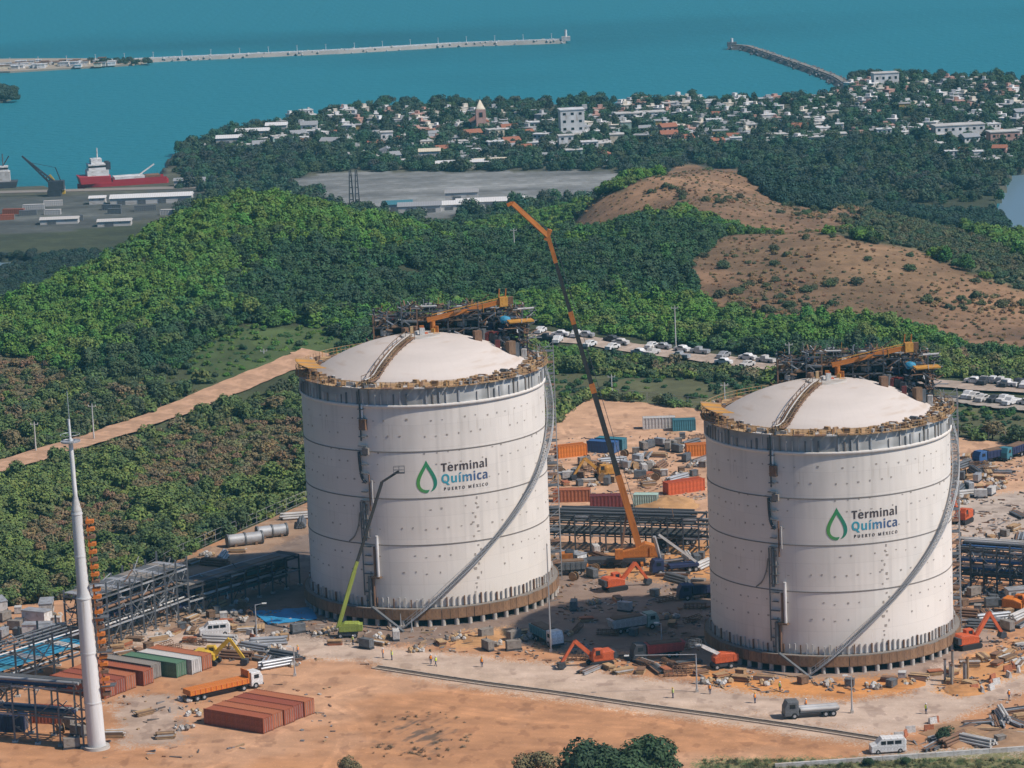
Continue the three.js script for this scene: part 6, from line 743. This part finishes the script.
// breakwaters: rubble mounds with armour blocks and lamp posts
function breakwater(line, w, label, lamps, pale) {
  const c = new THREE.CatmullRomCurve3(line.map(([x, y]) => G(x, y, SEA)), false, 'catmullrom', 0.2), L = c.getLength(), t = thing('breakwater', label, 'breakwater', V(0, 0, 0)); const n = 60, P = c.getSpacedPoints(n), pos = [], idx = [];
  P.forEach((p, k) => { const d = (P[k + 1] || p).clone().sub(P[k ? k - 1 : 0]).normalize(), nn = V(-d.z, 0, d.x); for (const [o, y] of [[-w, -2], [-w * 0.4, 2.4], [w * 0.4, 2.4], [w, -2]]) { const v = p.clone().addScaledVector(nn, o * (1 + 0.15 * Math.sin(k * 1.7 + o))); pos.push(v.x, SEA + y, v.z); } }); for (let k = 0; k < n; k++) for (let s = 0; s < 3; s++) { const a = k * 4 + s, b = a + 4; idx.push(a, a + 1, b, a + 1, b + 1, b); } const g = new THREE.BufferGeometry(); g.setAttribute('position', new THREE.Float32BufferAttribute(pos, 3)); g.setIndex(idx); const ng = g.toNonIndexed(); ng.computeVertexNormals(); mesh('mound', ng, std(pale ? RGB(0.3, 0.28, 0.25) : RGB(0.1, 0.1, 0.1), 0.95, 0, { side: THREE.DoubleSide }), t);
  const im = []; for (let k = 0; k < L / 2.2; k++) { const s = rnd(), p = c.getPointAt(s), d = c.getTangentAt(s), nn = V(-d.z, 0, d.x), o = rr(-1, 1); const q = p.addScaledVector(nn, o * w), r = pale ? rr(0.5, 1.0) : rr(0.5, 1.1), b = new THREE.DodecahedronGeometry(r, 0); b.rotateX(rnd() * 3); b.rotateY(rnd() * 3); b.translate(q.x, SEA + 2.6 - 3.4 * Math.max(0, Math.abs(o) - 0.35), q.z); b.deleteAttribute('uv'); im.push(b); } mesh('armour_rocks', im, pale ? M.pale : M.steel, t).userData.kind = 'stuff';
  { const dk = []; for (let k = 0; k < n; k++) dk.push(gBar(P[k].clone().setY(SEA + 2.6), P[k + 1].clone().setY(SEA + 2.6), 3.4, 0.7)); mesh('crest_road', dk, pale ? M.white : M.concreteDark, t); }
  for (let k = 0; k < lamps; k++) { const p = c.getPointAt((k + 0.5) / lamps); rod('lamp_pole', V(p.x, SEA + 2.6, p.z), V(p.x, SEA + 6.4, p.z), 0.18, M.white, t, UC6); box('lamp_head', 1.0, 0.3, 0.6, p.x, SEA + 6.4, p.z, M.white, t); }
  const e = c.getPointAt(pale ? 1 : 0); rod('beacon', V(e.x, SEA + 2, e.z), V(e.x, SEA + (pale ? 9 : 7), e.z), 0.9, M.white, t); box('beacon_house', 6, 3, 5, e.x, SEA + 1.5, e.z, pale ? M.pale : M.steel, t);
}
breakwater([[-60, 70], [60, 66], [150, 62], [260, 57], [350, 53], [450, 47], [566, 43]], 5, 'long pale breakwater with lamp posts across the sea', 22, true);
breakwater([[732, 49], [748, 50], [775, 59], [810, 71], [836, 81], [853, 92]], 7, 'dark rock breakwater leading out from the town shore', 0, false);
{ // spit with pale buildings at the root of the long breakwater, wooded point below it
  const land = (pts, name, col, y = SEA + 1.2) => struct(name, (() => { const g = new THREE.ExtrudeGeometry(shapeXZ(pts.map(([x, py]) => { const p = G(x, py, SEA); return [p.x, p.z]; })), { depth: 4, bevelEnabled: false }); g.rotateX(-Math.PI / 2); g.translate(0, y - 4, 0); return g; })(), std(col, 0.95, 0, {}));
  land([[-160, 62], [40, 60], [100, 60], [155, 62], [130, 66], [60, 70], [10, 73], [-160, 76]], 'sand_spit', RGB(0.3, 0.25, 0.19)); land([[-120, 88], [0, 88], [14, 93], [16, 99], [2, 103], [-120, 110]], 'wooded_point', RGB(0.1, 0.1, 0.07));
  for (let k = 0; k < 60; k++) { const px = rr(-10, 118), p = G(px, rr(65, 70) - px * 0.035, SEA + 1.2), w = pick([0, 1, 2]); const t = thing('spit_building', ['low white building on the sand spit across the water', 'low pale building on the sand spit across the water', 'low brown roofed building on the sand spit across the water'][w], 'building', p, rr(-0.2, 0.2), ['white', 'pale', 'brown roofed'][w] + ' buildings on the sand spit'); const W = rr(3, 6.5), h = rr(1.6, 3.2); box('wall', W, h, 4, 0, -0.2, 0, [M.white, M.pale, M.cream][w], t); box('roof', W + 0.6, 0.3, 4.5, 0, h - 0.2, 0, [M.white, M.galv, M.steelRust][w], t); }
  const L = []; for (let k = 0; k < 60; k++) { const p = G(rr(-20, 15), rr(90, 101), SEA + 1); L.push([p, rr(0.8, 1.4)]); } for (let k = 0; k < 26; k++) { const p = G(rr(90, 155), rr(62.5, 64.5), SEA + 1); L.push([p, rr(0.5, 1)]); } const im = new THREE.InstancedMesh(massCrowns[1], woodMat, L.length), m4 = new THREE.Matrix4(), q = new THREE.Quaternion(); L.forEach(([p, s], i) => { m4.compose(p, q.setFromAxisAngle(Yup, rnd() * 6), V(s, s, s)); im.setMatrixAt(i, m4); im.setColorAt(i, cc.setRGB(0.03, 0.06, 0.035)); }); im.name = 'shore_wood'; im.userData = { kind: 'stuff', label: 'dark trees on the far points of land', category: 'vegetation' }; scene.add(im);
}
console.log('town');
renderer.render(scene, camera);
